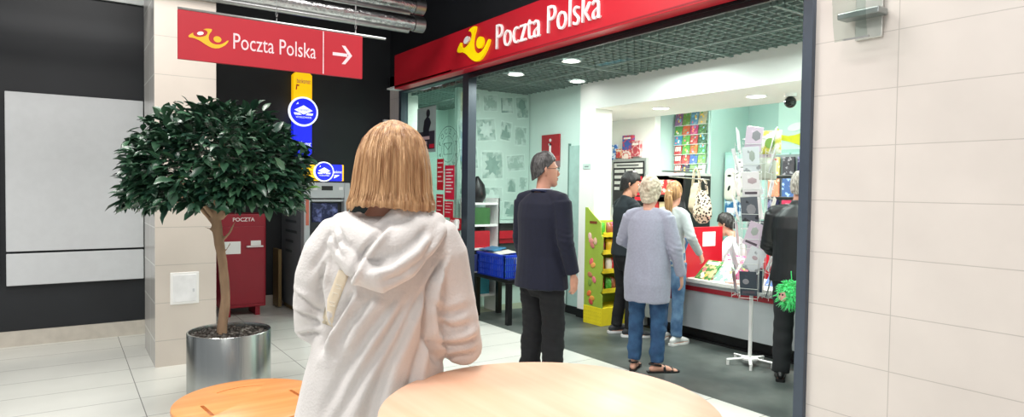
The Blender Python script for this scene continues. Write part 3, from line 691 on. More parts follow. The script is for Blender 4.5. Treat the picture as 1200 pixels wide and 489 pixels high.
# white shelf unit inside the window with goods
t = empty('shelf_unit', (-6.93, 3.99, 0), 0, 'narrow white shelf unit in the shop right beside the window post', 'shelf')
[MB().box(x, x + .018, y, y + .018, 0, 1.38).build('post', M_w, t) for x in (0, .282) for y in (0, .362)]
MB().box(0, .3, .36, .38, 0, 1.38).build('back_panel', M_w, t)
for z in (.2, .48, .76, 1.04, 1.3): MB().box(.02, .28, 0, .36, z, z + .025).build('shelf', M_w, t)
gc = [((222, 226, 224), 'white'), ((190, 30, 44), 'red'), ((60, 150, 170), 'teal'), ((60, 110, 60), 'green'), ((70, 80, 150), 'blue')]
nm = {.225: 'second lowest', .505: 'third', .785: 'fourth', 1.065: 'top', 1.325: 'uppermost board'}
for zi, z in enumerate((.225, .505, .785, 1.065)):
    for j in range(3):
        c, cn = gc[(zi * 2 + j) % 5]
        o = MB().box(-6.9 + j * .08, -6.83 + j * .08, 4.02, 4.26, z, z + .16 + .02 * j, .004).build('goods_box', CM(c))
        tag(o, '%s goods box, %s of three, on the %s board of the white shelf' % (cn, ('left', 'middle', 'right')[j], nm[z]), 'box', 'goods on the white shelf unit')
tag(MB().tube([(-6.78, 4.14, 1.38), (-6.78, 4.14, 1.42), (-6.78, 4.14, 1.54), (-6.78, 4.14, 1.62)], [.1, .11, .09, .03], 16).build('rounded_bag', M_dark, smooth=True), 'black rounded bag standing on top of the white window shelf', 'bag')

# low black table with a blue crate
t = empty('low_table', (-6.6, 4.0, 0), 0, 'low black square table carrying the blue plastic basket', 'table')
M_blk = mat('black_lacquer', S(18, 18, 20), .3, var=.1)
MB().box(0, .72, 0, .36, .46, .5, .004).build('table_top', M_blk, t)
for x in (0, .665):
    for y in (0, .305): MB().box(x, x + .055, y, y + .055, 0, .46).build('leg', M_blk, t)
t = empty('plastic_basket', (-6.55, 4.02, .5), 0, 'blue perforated plastic basket full of packaged goods', 'basket')
M_bl = mat('blue_plastic', S(28, 62, 190), .35, var=.05)
b = MB(); W, D, H = .56, .32, .23
for (x0, y0, x1, y1) in ((0, 0, W, 0), (W, 0, W, D), (W, D, 0, D), (0, D, 0, 0)):
    L = math.hypot(x1 - x0, y1 - y0); nn = int(L / .028)
    for k in range(nn + 1):
        u = k / nn; x = x0 + (x1 - x0) * u; y = y0 + (y1 - y0) * u
        b.box(x - .005, x + .005, y - .005, y + .005, 0, H)
    for z in (.0, .07, .14): b.box(min(x0, x1) - .005, max(x0, x1) + .005, min(y0, y1) - .005, max(y0, y1) + .005, z, z + .012)
b.box(0, W, 0, D, 0, .006); b.build('lattice', M_bl, t)
b = MB()
for q in ((-.02, W + .02, -.02, .006), (-.02, W + .02, D - .006, D + .02), (-.02, .006, -.02, D + .02), (W - .006, W + .02, -.02, D + .02)): b.box(*q, H, H + .03, .004)
b.build('rim', M_bl, t)
cols = [((230, 235, 240), 'white'), ((70, 120, 190), 'blue'), ((190, 200, 205), 'silver'), ((40, 80, 150), 'navy'), ((200, 190, 150), 'beige'), ((120, 170, 210), 'light blue')]
for k in range(12):
    i, j = k % 6, k // 6; c, cn = cols[(k * 5 + j) % 6]
    o = MB().box(-6.53 + i * .088, -6.455 + i * .088, 4.045 + j * .14, 4.165 + j * .14, .51, .68 + (k % 3) * .02, .008).build('wrapped_pack', CM(c, .3))
    tag(o, '%s wrapped pack in the blue basket, %s row, %s from the left' % (cn, ('front', 'back')[j], ('first', 'second', 'third', 'fourth', 'fifth', 'sixth')[i]), 'pack', 'packs in the blue basket')
for k, (x, y, z, rz, c, cn) in enumerate(((-6.43, 4.2, .74, .3, (90, 170, 205), 'cyan folder with sheets lying in'), (-6.2, 4.15, .765, -.25, (225, 225, 215), 'cream catalogue lying over'), (-6.42, 4.14, .79, .12, (46, 120, 160), 'dark teal magazine on top of packs in'))):
    M = Matrix.Translation((x, y, z)) @ Matrix.Rotation(rz, 4, 'Z') @ Matrix.Rotation(.12, 4, 'X')
    tag(MB().box(-.13, .13, -.1, .1, 0, .012, .002, M=M).build('catalogue', CM(c, .35)), cn + ' the blue basket', 'catalogue')

# ------------------------------------------------------------ sweets display stand
t = empty('sweets_stand', (-5.62, 4.86, 0), 0, 'green and yellow cardboard sweets display stand by the white column', 'display stand')
M_lime = mat('lime_card', S(156, 182, 66), .5, var=.08, scale=4); M_ycard = mat('yellow_card', S(238, 220, 40), .5, var=.05)
fy = lambda a, b, c: (a, -c, b)
sp = [(0, .2), (.3, .2), (.3, .34), (.27, .36), (.3, .40), (.3, .55), (.27, .58), (.3, .62), (.3, .76), (.27, .79), (.3, .83), (.3, .97), (.27, 1.0), (.26, 1.14), (.14, 1.22), (.04, 1.3), (0, 1.3)]
MB().poly(sp, .012, lambda a, b, c: (a, c, b)).build('side_panel', M_lime, t)
MB().poly(sp, .012, lambda a, b, c: (a, .5 + c, b)).build('side_panel', M_lime, t)
MB().box(0, .012, .012, .5, .2, 1.15).build('back_panel', M_lime, t)
MB().box(0, .3, -.005, .515, 0, .2, .002).build('base_box', M_ycard, t)
dd = MB()
for i in range(9):
    for j in range(5): dd.poly([(.02 + i * .033 + .004 * math.cos(a), .02 + j * .04 + .004 * math.sin(a)) for a in [2 * PI * k / 8 for k in range(8)]], .001, lambda a, b, c: (a, -.005 - c, b))
dd.build('dots', CM((190, 170, 30)), t)
for z in (.42, .64, .85, 1.04):
    MB().box(.012, .29, .012, .5, z - .05, z - .04).build('shelf', M_ycard, t); MB().box(.29, .3, .012, .5, z - .06, z - .01).build('shelf_edge', M_ycard, t)
MB().box(.08, .2, -.002, -.0, 1.12, 1.15).build('title_line', CM((120, 60, 30)), t)
cd = [(.11, .93, (226, 150, 140)), (.13, .88, (200, 120, 110)), (.09, .98, (236, 190, 180)), (.12, .7, (236, 110, 110)), (.15, .66, (240, 170, 90)), (.1, .55, (190, 120, 90)), (.17, .5, (225, 120, 130)), (.1, .46, (120, 150, 60)), (.09, .34, (230, 120, 60)), (.14, .29, (236, 160, 70)), (.12, .25, (200, 80, 70)), (.18, .93, (230, 190, 160))]
for i, (x, z, c) in enumerate(cd):
    MB().ell((x, -.004, z), (.042, .006, .03), 12, Matrix.Rotation(i * .7, 3, 'Y')).build('printed_sweet', CM(c, .5), t, smooth=True)
pk = [((200, 30, 40), 'red'), ((236, 200, 50), 'yellow'), ((70, 160, 50), 'green'), ((230, 120, 40), 'orange'), ((150, 90, 60), 'brown'), ((230, 230, 225), 'white'), ((180, 40, 110), 'pink')]
for zi, z in enumerate((.38, .60, .81, 1.0)):
    for j in range(5):
        c, cn = pk[(zi * 3 + j * 2) % 7]
        M = Matrix.Translation((-5.62 + .2 + .03 * (j % 2), 4.86 + .065 + j * .092, z)) @ Matrix.Rotation(-.15, 4, 'Y') @ Matrix.Rotation(.1 * (j - 2), 4, 'X')
        b = MB(); b.tube([M @ Vector((0, 0, .0)), M @ Vector((0, 0, .02)), M @ Vector((0, 0, .07)), M @ Vector((0, 0, .12)), M @ Vector((0, 0, .14))], [(.006, .04), (.026, .041), (.034, .042), (.022, .041), (.004, .042)], 12, rnd=False)
        tag(b.build('sweet_bag', mat('foil_bag', S(*c), .25, scale=40, col2=S(*[min(255, v + 50) for v in c]), ramp=(.55, .6)) if zi == 0 and j < 5 else CM(c, .25), smooth=True), '%s bag of sweets, %s along the %s shelf of the yellow-green stand' % (cn, ('first', 'second', 'third', 'fourth', 'fifth')[j], ('lowest', 'second lowest', 'second highest', 'highest')[zi]), 'sweets', 'sweet bags on the display stand')
# parcels on top of stand

# ------------------------------------------------------------ niche wall: price board and packs
t = empty('price_board', (-6.47, 6.1, 1.27), 0, 'black currency rate board with white and red rows in silver frame', 'board')
MB().box(0, .62, -.05, 0, 0, .64, .004).build('frame', mat('silver_frame', S(176, 180, 180), .3, metal=.7), t)
MB().box(.03, .59, -.056, -.05, .03, .60).build('board', CM((18, 18, 22), .3), t)
MB().box(.05, .57, -.059, -.056, .52, .58).build('heading_strip', CM((214, 214, 210)), t)
m = MB(); r_ = MB()
for j in range(4): m.box(.06, .24, -.059, -.056, .17 + j * .075 + .06, .21 + j * .075 + .06)
m.box(.27, .4, -.059, -.056, .44, .5).box(.43, .57, -.059, -.056, .44, .5)
for j in range(5): r_.box(.3, .36, -.059, -.056, .1 + j * .065, .13 + j * .065).box(.44, .56, -.059, -.056, .1 + j * .065, .145 + j * .065)
m.build('white_rows', CM((214, 214, 210)), t); r_.build('red_digits', mat('red_digits', S(220, 30, 50), .4, emit=.5), t)
MB().box(.1, .5, -.0605, -.059, .54, .56).build('text_line', CM((90, 90, 90)), t)
for i, (x, z, w_, h_, c, c2, lb) in enumerate(((-6.60, 1.90, .19, .2, (40, 110, 190), (230, 240, 250), 'blue and white toy box, leftmost above the rate board'), (-6.4, 1.92, .11, .12, (236, 190, 150), (200, 60, 60), 'small cream toy pack above the rate board, between blue and red boxes'), (-6.285, 2.02, .18, .19, (196, 60, 80), (60, 90, 170), 'tall red and blue toy box, highest above the rate board'), (-6.29, 1.90, .16, .12, (216, 90, 90), (240, 220, 210), 'red and white pack directly under the tall red toy box'), (-6.12, 1.93, .15, .2, (224, 180, 180), (190, 70, 80), 'pinkish hanging pack, rightmost above the rate board'))):
    t = empty('toy_box', (x, 6.1, z), 0, lb, 'box', 'toy boxes above the rate board')
    MB().box(0, w_, -.05, 0, 0, h_, .003).build('carton', mat('toy_carton', S(*c), .35, scale=26, col2=S(*c2), ramp=(.5, .56)), t)
    MB().ell((w_ / 2, -.051, h_ * .4), (w_ * .28, .003, h_ * .25), 12).build('printed_picture', CM(c2), t)
    MB().box(w_ * .15, w_ * .85, -.053, -.05, h_ * .74, h_ * .86).build('title_strip', CM((245, 240, 235)), t)

# ------------------------------------------------------------ magazine rack wall
t = empty('magazine_rack', (-5.72, 6.47, 1.15), 0, 'wall rack with rows of colourful magazines and dark shelf box below', 'rack')
MB().box(0, .5, -.02, 0, .5, 1.32).build('back_panel', CM((180, 205, 195)), t)
for k in range(6): MB().box(0, .5, -.07, -.02, .56 + k * .12, .566 + k * .12).build('shelf', mat('clear_shelf', S(200, 215, 210), .2), t)
mc = [[(150, 90, 150), (110, 150, 60), (90, 150, 190), (200, 190, 150)], [(70, 150, 60), (206, 90, 50), (190, 50, 110), (60, 110, 60)], [(50, 140, 190), (90, 170, 60), (190, 60, 60), (40, 90, 60)], [(190, 40, 44), (90, 170, 70), (200, 110, 50), (70, 150, 80)], [(186, 36, 40), (190, 60, 60), (70, 110, 190), (110, 180, 90)], [(180, 34, 40), (60, 60, 90), (130, 190, 110), (200, 205, 200)]]
cnm = ['purple', 'olive green', 'sky blue', 'beige']
RN = ['top', 'second', 'third', 'fourth', 'fifth', 'bottom']
def cname(c):
    r, g, b = c; mx = max(c); 
    if mx - min(c) < 28: return 'pale grey' if mx > 150 else 'dark grey'
    if r == mx: return 'orange' if g > 85 and b < 80 else ('pink' if b > 90 else 'red')
    if g == mx: return 'green'
    return 'blue' if g > 60 else 'purple'
for r in range(6):
    z = 1.15 + .566 + (5 - r) * .12
    for k in range(4):
        c = mc[r][k]; hh = .16 if r else .20
        mt = mat('magazine_cover', S(*[int(v * .75 + 30) for v in c]), .4, scale=16 + 3 * k, col2=S(*[min(255, int(v * .5 + 90)) for v in c]), ramp=(.54, .6))
        M = Matrix.Translation((-5.715 + k * .124, 6.41, z)) @ Matrix.Rotation(-.18, 4, 'X')
        t = empty('magazine', (0, 0, 0), 0, '%s magazine in the %s row of the wall rack, %s from the left' % (cname(c), RN[r], ('first', 'second', 'third', 'fourth')[k]), 'magazine', 'magazines on the wall rack')
        t.matrix_world = M
        MB().box(0, .116, -.006, 0, 0, hh).build('cover', mt, t)
        MB().box(.008, .1, -.0075, -.006, hh * .76, hh * .9).build('title_strip', CM((240, 240, 235)) if (r + k) % 2 else CM((40, 60, 50)), t)
        if r < 3 or k: cover_blocks(t, .116, hh, 0, r * 7 + k, (c,), lambda p, q, d: (p + .058, -.006 - d, q + hh / 2))
        if r >= 3 and k == 0:
            text('LUX', 'lettering', CM((235, 230, 225)), t, lambda a, b, c_: (.012 + a, -.0075 - c_, .05 + b), w=.09, h=.05, t=.001, bold=.03) if 0 else MB().box(.014, .024, -.009, -.006, .04, .1).box(.034, .05, -.009, -.006, .04, .1).box(.058, .068, -.009, -.006, .04, .1).box(.078, .1, -.009, -.006, .04, .1).build('cover_letters', CM((235, 230, 225)), t)
# low dark shelf unit
t = empty('dark_shelf_unit', (-5.76, 6.0, 0), 0, 'dark open shelf unit below the magazine rack', 'shelf')
MB().box(0, .03, 0, .45, 0, 1.68).build('side_panel', M_dark, t); MB().box(.56, .59, 0, .45, 0, 1.68).build('side_panel', M_dark, t)
MB().box(.03, .56, .42, .45, 0, 1.68).build('back_panel', M_dark, t)
for z in (.4, .8, 1.2, 1.42): MB().box(.03, .56, 0, .42, z, z + .03).build('shelf', M_dark, t)
MB().box(-.0, .59, -.01, .46, 1.68, 1.71).build('top_panel', CM((205, 210, 205)), t)
for k in range(5):
    c = [(190, 50, 50), (220, 200, 160), (200, 60, 60), (150, 100, 70), (210, 190, 170)][k]
    for zz, rn in ((1.23, 'upper'), (.83, 'lower')):
        tag(MB().box(-5.71 + k * .1, -5.63 + k * .1, 6.04, 6.24, zz, zz + .13, .004).build('carton', CM(c, .5)), '%s carton, %s from the left on the %s board of the dark shelf unit' % (cname(c), ('first', 'second', 'third', 'fourth', 'fifth')[k], rn), 'carton', 'cartons on the dark shelf unit')
for x, nmx in ((-5.62, 'left'), (-5.5, 'right')): 
    tag(MB().box(x, x + .11, 6.02, 6.1, 1.45, 1.63, .003).build('gift_box', mat('gift_box', S(200, 60, 60), .4, scale=20, col2=S(236, 214, 190), ramp=(.5, .56))), 'red and cream gift box, %s one on top board of the dark shelf unit' % nmx, 'box')

# bags hanging beside the shelf
M_leo = bpy.data.materials.new('leopard_cloth'); M_leo.use_nodes = True
nt = M_leo.node_tree; vo = nt.nodes.new('ShaderNodeTexVoronoi'); vo.inputs['Scale'].default_value = 34; tc = nt.nodes.new('ShaderNodeTexCoord'); rp = nt.nodes.new('ShaderNodeValToRGB')
rp.color_ramp.interpolation = 'CONSTANT'; e = rp.color_ramp.elements; e[0].color = (*S(30, 26, 24), 1); e[1].position = .42; e[1].color = (*S(214, 198, 176), 1)
nt.links.new(tc.outputs['Object'], vo.inputs[0]); nt.links.new(vo.outputs[0], rp.inputs[0]); nt.links.new(rp.outputs[0], nt.nodes['Principled BSDF'].inputs[0])
def bag(name, x, y, ztop, zbot, wd, m, label, handle=.13, wt=.7):
    t = empty(name, (x, y, zbot), 0, label, 'bag'); H = ztop - zbot
    b = MB(); b.tube([(0, 0, 0), (0, 0, .03), (0, 0, H * .5), (0, 0, H * .85), (0, 0, H)], [(wd * .45, .03), (wd * .5, .05), (wd * .48, .045), (wd * .4, .025), (wd * wt / 2, .012)], 24)
    me = remeshed(b, .008, 2); disp(me, lambda c, n: waves(c, (7, 7, 3), int(abs(x * 100)) % 97) * .006); finish(me, 'bag_body', m, t)
    for s in (-1, 1):
        MB().tube([(-wd * .25, s * .012, H), (-wd * .16, s * .012, H + handle * .8), (0, s * .008, H + handle), (wd * .16, s * .012, H + handle * .8), (wd * .25, s * .012, H)], (.008, .003), 8).build('handle', m, t, smooth=True)
bag('tote_bag', -4.93, 5.9, 1.56, 1.28, .2, mat('beige_canvas', S(176, 164, 140), .8, bump=.2), 'beige tote bag hanging behind the leopard print bag', .2)
bag('tote_bag', -4.69, 5.72, 1.47, 1.21, .25, M_leo, 'leopard print bag hanging beside the magazine shelf', .16)
bag('tote_bag', -4.98, 5.66, 1.38, .95, .3, mat('black_nylon', S(24, 26, 28), .5), 'black bag hanging below the beige tote near ponytail woman', .14)
tag(MB().bar((-5.17, 6.2, 1.72), (-5.17, 5.6, 1.72), .01).bar((-5.17, 5.72, 1.66), (-4.6, 5.72, 1.62), .008).bar((-5.17, 5.9, 1.75), (-4.85, 5.9, 1.75), .008).build('hanging_rail', M_steel), 'steel rail above the counter carrying the hanging bags', 'rail')

# ------------------------------------------------------------ counter
M_cg = mat('counter_grey', S(188, 194, 196), .4, var=.03, scale=3)
t = empty('service_counter', (-5.1, 5.2, 0), 0, 'long grey service counter with white top and red stripe', 'counter')
MB().box(0, 3.0, .0, .05, .13, .60).build('front_panel', M_cg, t)
MB().box(0, 3.0, .1, .14, 0, .13).build('plinth', M_dark, t)
MB().box(0, 3.0, -.035, .62, .585, .625, .006).build('worktop', mat('white_worktop', S(238, 238, 232), .25), t)
MB().box(0.6, 3.0, -.012, 0, .505, .55).build('red_stripe', mat('stripe_red', S(150, 22, 36), .4), t)
MB().box(0, 3.0, .05, .6, .0, .02).build('footboard', M_dark, t)
for x in (0, 2.96): MB().box(x, x + .04, .05, .6, .02, .585).build('side_panel', M_cg, t)
t = empty('red_divider', (-4.46, 5.12, .4), 0, 'tall red divider panel on the counter with a white notice', 'panel')
MB().box(0, .03, .05, .62, .226, .73, .004).build('panel', M_red, t)
MB().box(-.13, .03, -.01, .03, 0, .72, .004).build('front_panel', mat('deep_red_panel', S(170, 20, 36), .35), t)
MB().box(.03, .033, .3, .5, .53, .68).build('notice', M_w, t)
t = empty('blue_tag', (-4.44, 5.09, .93), 0, 'small blue picture card fixed on the edge of red divider', 'card')
MB().box(0, .07, .0, .012, 0, .12, M=Matrix.Rotation(.4, 4, 'Y')).build('card', CM((90, 130, 180)), t)
MB().ell((.055, -.002, .06), (.02, .002, .03)).build('printed_picture', CM((200, 180, 170)), t)
t = empty('desk_screen', (-4.64, 6.45, 0), 0, 'red low partition screen standing behind the clerk', 'screen')
MB().box(0, 1.4, 0, .03, 0, 1.16, .004).build('panel', M_red, t)
m = MB()
for k, (hh) in enumerate((.1, .13, .1)): m.box(.58 + k * .035, .6 + k * .035, -.004, 0, .92, .92 + hh)
m.build('white_marks', M_w, t)
# magazines and parcels on the counter
def flat(name, x, y, z, w_, d_, h_, rz, c, c2, label, cat, tilt=0, sc=18):
    M = Matrix.Translation((x, y, z)) @ Matrix.Rotation(rz, 4, 'Z') @ Matrix.Rotation(tilt, 4, 'X')
    t = empty(name, (0, 0, 0), 0, label, cat); t.matrix_world = M
    MB().box(-w_ / 2, w_ / 2, -d_ / 2, d_ / 2, 0, h_, .002).build('cover', mat('printed_cover', S(*c), .3, scale=sc, col2=S(*c2), ramp=(.5, .57)), t)
    MB().box(-w_ * .4, w_ * .4, d_ * .28, d_ * .42, h_, h_ + .0015).build('title_strip', CM((240, 240, 225)), t)
    cover_blocks(t, w_, d_, h_, len(label) * 7 + int(abs(x) * 100), (c, c2))
flat('comic_magazine', -4.27, 5.33, .70, .2, .27, .012, -.1, (60, 140, 70), (214, 200, 150), 'green children magazine propped on the counter beside red divider', 'magazine', .75)
flat('comic_magazine', -4.09, 5.36, .70, .18, .26, .012, .15, (120, 190, 150), (210, 225, 190), 'mint children magazine propped right of the green one', 'magazine', .75)
flat('comic_magazine', -4.2, 5.62, .74, .24, .24, .015, .0, (222, 90, 150), (235, 235, 230), 'pink magazine standing behind the green one on counter', 'magazine', 1.0)
flat('comic_magazine', -3.95, 5.5, .72, .2, .26, .012, -.2, (190, 60, 130), (90, 170, 90), 'purple magazine leaning near the postcard stand on counter', 'magazine', .9)
flat('leaflet_stack', -3.88, 5.3, .626, .2, .2, .02, .1, (226, 190, 180), (230, 220, 210), 'flat stack of pale leaflets on the white counter top', 'leaflets')
flat('comic_magazine', -3.6, 5.5, .70, .2, .26, .012, .1, (70, 110, 180), (225, 215, 190), 'blue magazine propped on the counter behind postcard stand', 'magazine', .8)
MBk = MB(); 
# ------------------------------------------------------------ teal cabinet on the back wall
t = empty('mint_cabinet', (-5.18, 6.72, 0), 0, 'mint green cabinet with panel front behind the clerk', 'cabinet')
M_cab = mat('cabinet_mint', S(136, 178, 168), .5, var=.03)
MB().box(0, 1.35, .0, .45, 0, 1.98).build('body', M_cab, t)
for x0 in (.02, .46, .9): MB().box(x0, x0 + .42, -.018, 0, .04, 1.94, .004).build('door', mat('cabinet_door', S(150, 192, 182), .5), t)
t = empty('notice_sheet', (-5.01, 6.695, 1.61), 0, 'white sheet with black letters T and 2 on the mint cabinet', 'notice')
MB().box(0, .2, -.003, 0, 0, .28).build('sheet', M_w, t)
text('T..', 'lettering', M_dark, t, lambda a, b, c: (.02 + a, -.003 - c, .17 + b), w=.1, h=.08, t=.001, bold=.03)
text('2..', 'lettering', M_dark, t, lambda a, b, c: (.02 + a, -.003 - c, .05 + b), w=.1, h=.07, t=.001, bold=.03)
for x, z, lb in ((-5.15, 1.42, 'white hanging pouch with black leaf print, left of two'), (-4.96, 1.40, 'white hanging pouch with black leaf print, right of two')):
    t = empty('hanging_pouch', (x, 6.68, z), 0, lb, 'pouch', 'white leaf print pouches')
    MB().tube([(.085, 0, 0), (.085, 0, .03), (.085, 0, .3), (.085, 0, .33)], [(.08, .008), (.085, .02), (.08, .014), (.07, .004)], 20).build('pouch_body', CM((206, 210, 196)), t, smooth=True)
    MB().ell((.085, -.022, .12), (.016, .004, .035), 12, Matrix.Rotation(.4, 3, 'Y')).build('leaf_print', M_dark, t); MB().ell((.085, -.019, .27), (.03, .004, .014)).build('label_patch', M_dark, t)
t = empty('picture_card', (-5.14, 6.7, 1.2), 0, 'blue and white picture card below the leaf print pouches', 'card')
MB().box(0, .26, -.012, 0, 0, .2).build('card', mat('blue_picture', S(40, 96, 140), .4, scale=14, col2=S(190, 215, 225), ramp=(.5, .6)), t); MB().box(.03, .14, -.014, -.012, .04, .1).build('printed_picture', CM((220, 225, 230)), t)
# magazines right of the rack, on the back wall
t = empty('wall_display', (-4.55, 6.69, 1.2), 0, 'grey wall display panel with goods at right behind the postcards', 'display')
MB().box(0, 1.2, -.02, 0, 0, .72).build('back_panel', CM((120, 134, 134)), t)
for z in (.0, .24, .48): MB().box(0, 1.2, -.09, -.02, z, z + .01).build('shelf', M_steel, t)
k = 0
for zi, z in enumerate((1.21, 1.45, 1.69)):
    for j in range(6):
        c = [(34, 36, 70), (190, 60, 90), (226, 140, 110), (70, 100, 150), (220, 200, 120), (60, 60, 66)][(j + zi * 2) % 6]; x = -4.51 + j * .18
        tag(MB().box(x, x + .14, 6.62, 6.64, z, z + .2).box(x + .02, x + .1, 6.616, 6.62, z + .13, z + .17).build('gift_card_pack', mat('gift_cover', S(*c), .35, scale=22, col2=S(*[min(255, v + 90) for v in c]), ramp=(.55, .6))), '%s printed pack, %s from the left in the %s row of grey wall display' % (cname(c), ('first', 'second', 'third', 'fourth', 'fifth', 'sixth')[j], ('bottom', 'middle', 'top')[zi]), 'pack', 'packs on the grey wall display'); k += 1
# yellow horn logo on back wall
t = empty('wall_logo', (-4.92, 7.2, 2.03), 0, 'yellow horn emblem on the pale wall behind the counter', 'sign')
logo(t, lambda a, b, c: (.0 + a * 1.0, -c, b - .1), 1.3, .5, mat('lemon_paint', S(226, 220, 40), .5), .012)
# dome camera
t = empty('dome_camera', (-3.6, 5.6, 2.42), 0, 'small black dome security camera under the white soffit', 'camera')
MB().cyl(0, 0, -.03, 0, .055).build('mount', M_w, t); MB().ell((0, 0, -.08), (.055, .055, .055), 20).build('dome', mat('smoked_dome', S(22, 30, 30), .12), t, smooth=True)

# ------------------------------------------------------------ postcard stand
RX, RY = -3.47, 4.90
t = empty('postcard_stand', (RX, RY, 0), 0, 'white revolving wire postcard stand on a five-armed foot', 'stand')
MB().tube([(0, 0, .05), (0, 0, 1.98)], .016, 14, rnd=False).build('pole', M_w, t, smooth='auto')
MB().lathe([(.0005, .05), (.07, .05), (.07, .065), (.0005, .07)], n=28).build('foot_hub', M_w, t)
for k in range(5):
    a = 2 * PI * k / 5 + .35; q = MB(); c, s = math.cos(a), math.sin(a)
    q.tube([(c * .03, s * .03, .06), (c * .2, s * .2, .045)], (.014, .010), 10, rnd=False).tube([(c * .19, s * .19, .0), (c * .19, s * .19, .04)], .012, 10, rnd=False); q.build('foot_arm', M_w, t, smooth='auto')
wr = MB(); M_wire = mat('white_wire', S(214, 218, 214), .35)
for z in (.62, .9, 1.18, 1.46, 1.74, 1.95):
    wr.tube([(.1 * math.cos(2 * PI * k / 20), .1 * math.sin(2 * PI * k / 20), z) for k in range(21)], .003, 5, rnd=False)
    for k in range(4): wr.bar((0, 0, z), (.1 * math.cos(k * PI / 2), .1 * math.sin(k * PI / 2), z), .003, 5)
wr.build('wire_cage', M_wire, t)
for f in range(4):
    a = f * PI / 2 + .45
    p = MB()
    for z in (.62, .83, 1.04, 1.25, 1.46, 1.67, 1.84):
        for u in (-.075, .075):
            for z_ in (0,):
                M = Matrix.Rotation(a, 4, 'Z'); p.bar(M @ Vector((.1, u, z)), M @ Vector((.15, u, z - .02)), .0025, 4); p.bar(M @ Vector((.15, u, z - .02)), M @ Vector((.15, u, z + .06)), .0025, 4)
        for z_ in (-.02, .06): p.bar(M @ Vector((.15, -.075, z + z_)), M @ Vector((.15, .075, z + z_)), .0025, 4)
    for u in (-.075, .075): p.bar(M @ Vector((.15, u, .58)), M @ Vector((.15, u, 1.92)), .0025, 4); p.bar(M @ Vector((.1, u, .6)), M @ Vector((.1, u, 1.86)), .0025, 4)
    p.build('card_holder', M_wire, t)
pc = [(226, 222, 230), (236, 232, 234), (206, 208, 214), (216, 222, 226), (240, 238, 236), (212, 196, 212), (228, 218, 214), (90, 96, 106)]
fn = ['side toward the woman', 'side toward the counter', 'side toward the wall', 'side toward the bar table']
for f in range(4):
    a = f * PI / 2 + .45
    for zi, z in enumerate((.62, .83, 1.04, 1.25, 1.46, 1.67, 1.84)):
        c = pc[(f * 3 + zi * 2) % 8]; rnd = random.Random(f * 10 + zi); tl = rnd.uniform(-.42, .42)
        if zi == 0: c = (46, 60, 74)
        M = Matrix.Translation((RX, RY, z)) @ Matrix.Rotation(a, 4, 'Z') @ Matrix.Translation((.125, 0, 0)) @ Matrix.Rotation(tl, 4, 'X') @ Matrix.Rotation(.12 + rnd.random() * .15, 4, 'Y')
        q = empty('greeting_card', (0, 0, 0), 0, '%s postcard in the %s tier of the revolving stand, %s' % (cname(c), ('lowest', 'second', 'third', 'middle', 'fifth', 'sixth', 'topmost')[zi], fn[f]), 'postcard', 'postcards on the revolving stand'); q.matrix_world = M
        MB().box(-.003, .003, -.068, .068, 0, .21).build('card', mat('card_paper', S(*c), .35, scale=14, col2=S(*[max(20, v - 60) for v in c]) if zi % 2 else S(*[min(255, v + 12) for v in c]), ramp=(.55, .6)), q)
        MB().ell((.004, rnd.uniform(-.02, .02), rnd.uniform(.09, .14)), (.002, rnd.uniform(.02, .05), rnd.uniform(.015, .05)), 6 + 2 * rnd.randint(0, 3)).build('printed_picture', CM([(150, 150, 156), (190, 170, 176), (170, 180, 172)][(f + zi) % 3]), q)
        if rnd.random() < .5: MB().box(.0032, .004, -.05, .05, .02, .04).build('text_line', CM((90, 80, 90)), q)
# tall pack hooked on top of the stand
t = empty('snack_pack', (RX + .12, RY + .04, 1.82), .45, 'green and yellow glossy pack clipped at top of postcard stand', 'pack')
MB().tube([(0, 0, 0), (0, 0, .02), (0, 0, .1), (0, 0, .18), (0, 0, .2)], [(.09, .004), (.088, .018), (.085, .026), (.088, .014), (.09, .003)], 20, rnd=False).build('pack_body', mat('pack_film', S(206, 200, 90), .2, scale=15, col2=S(224, 232, 214), ramp=(.45, .55)), t, smooth=True)
MB().ell((0, -.027, .09), (.04, .003, .045)).build('printed_picture', CM((120, 160, 70)), t)
t = empty('snack_pack', (RX + .10, RY + .02, 1.60), .45, 'cream and red glossy pack just below the green pack on stand', 'pack')
MB().tube([(0, 0, 0), (0, 0, .02), (0, 0, .09), (0, 0, .17), (0, 0, .19)], [(.085, .004), (.083, .018), (.08, .024), (.083, .014), (.085, .003)], 20, rnd=False).build('pack_body', mat('pack_film_cream', S(186, 190, 176), .2, scale=15, col2=S(190, 90, 90), ramp=(.6, .66)), t, smooth=True)
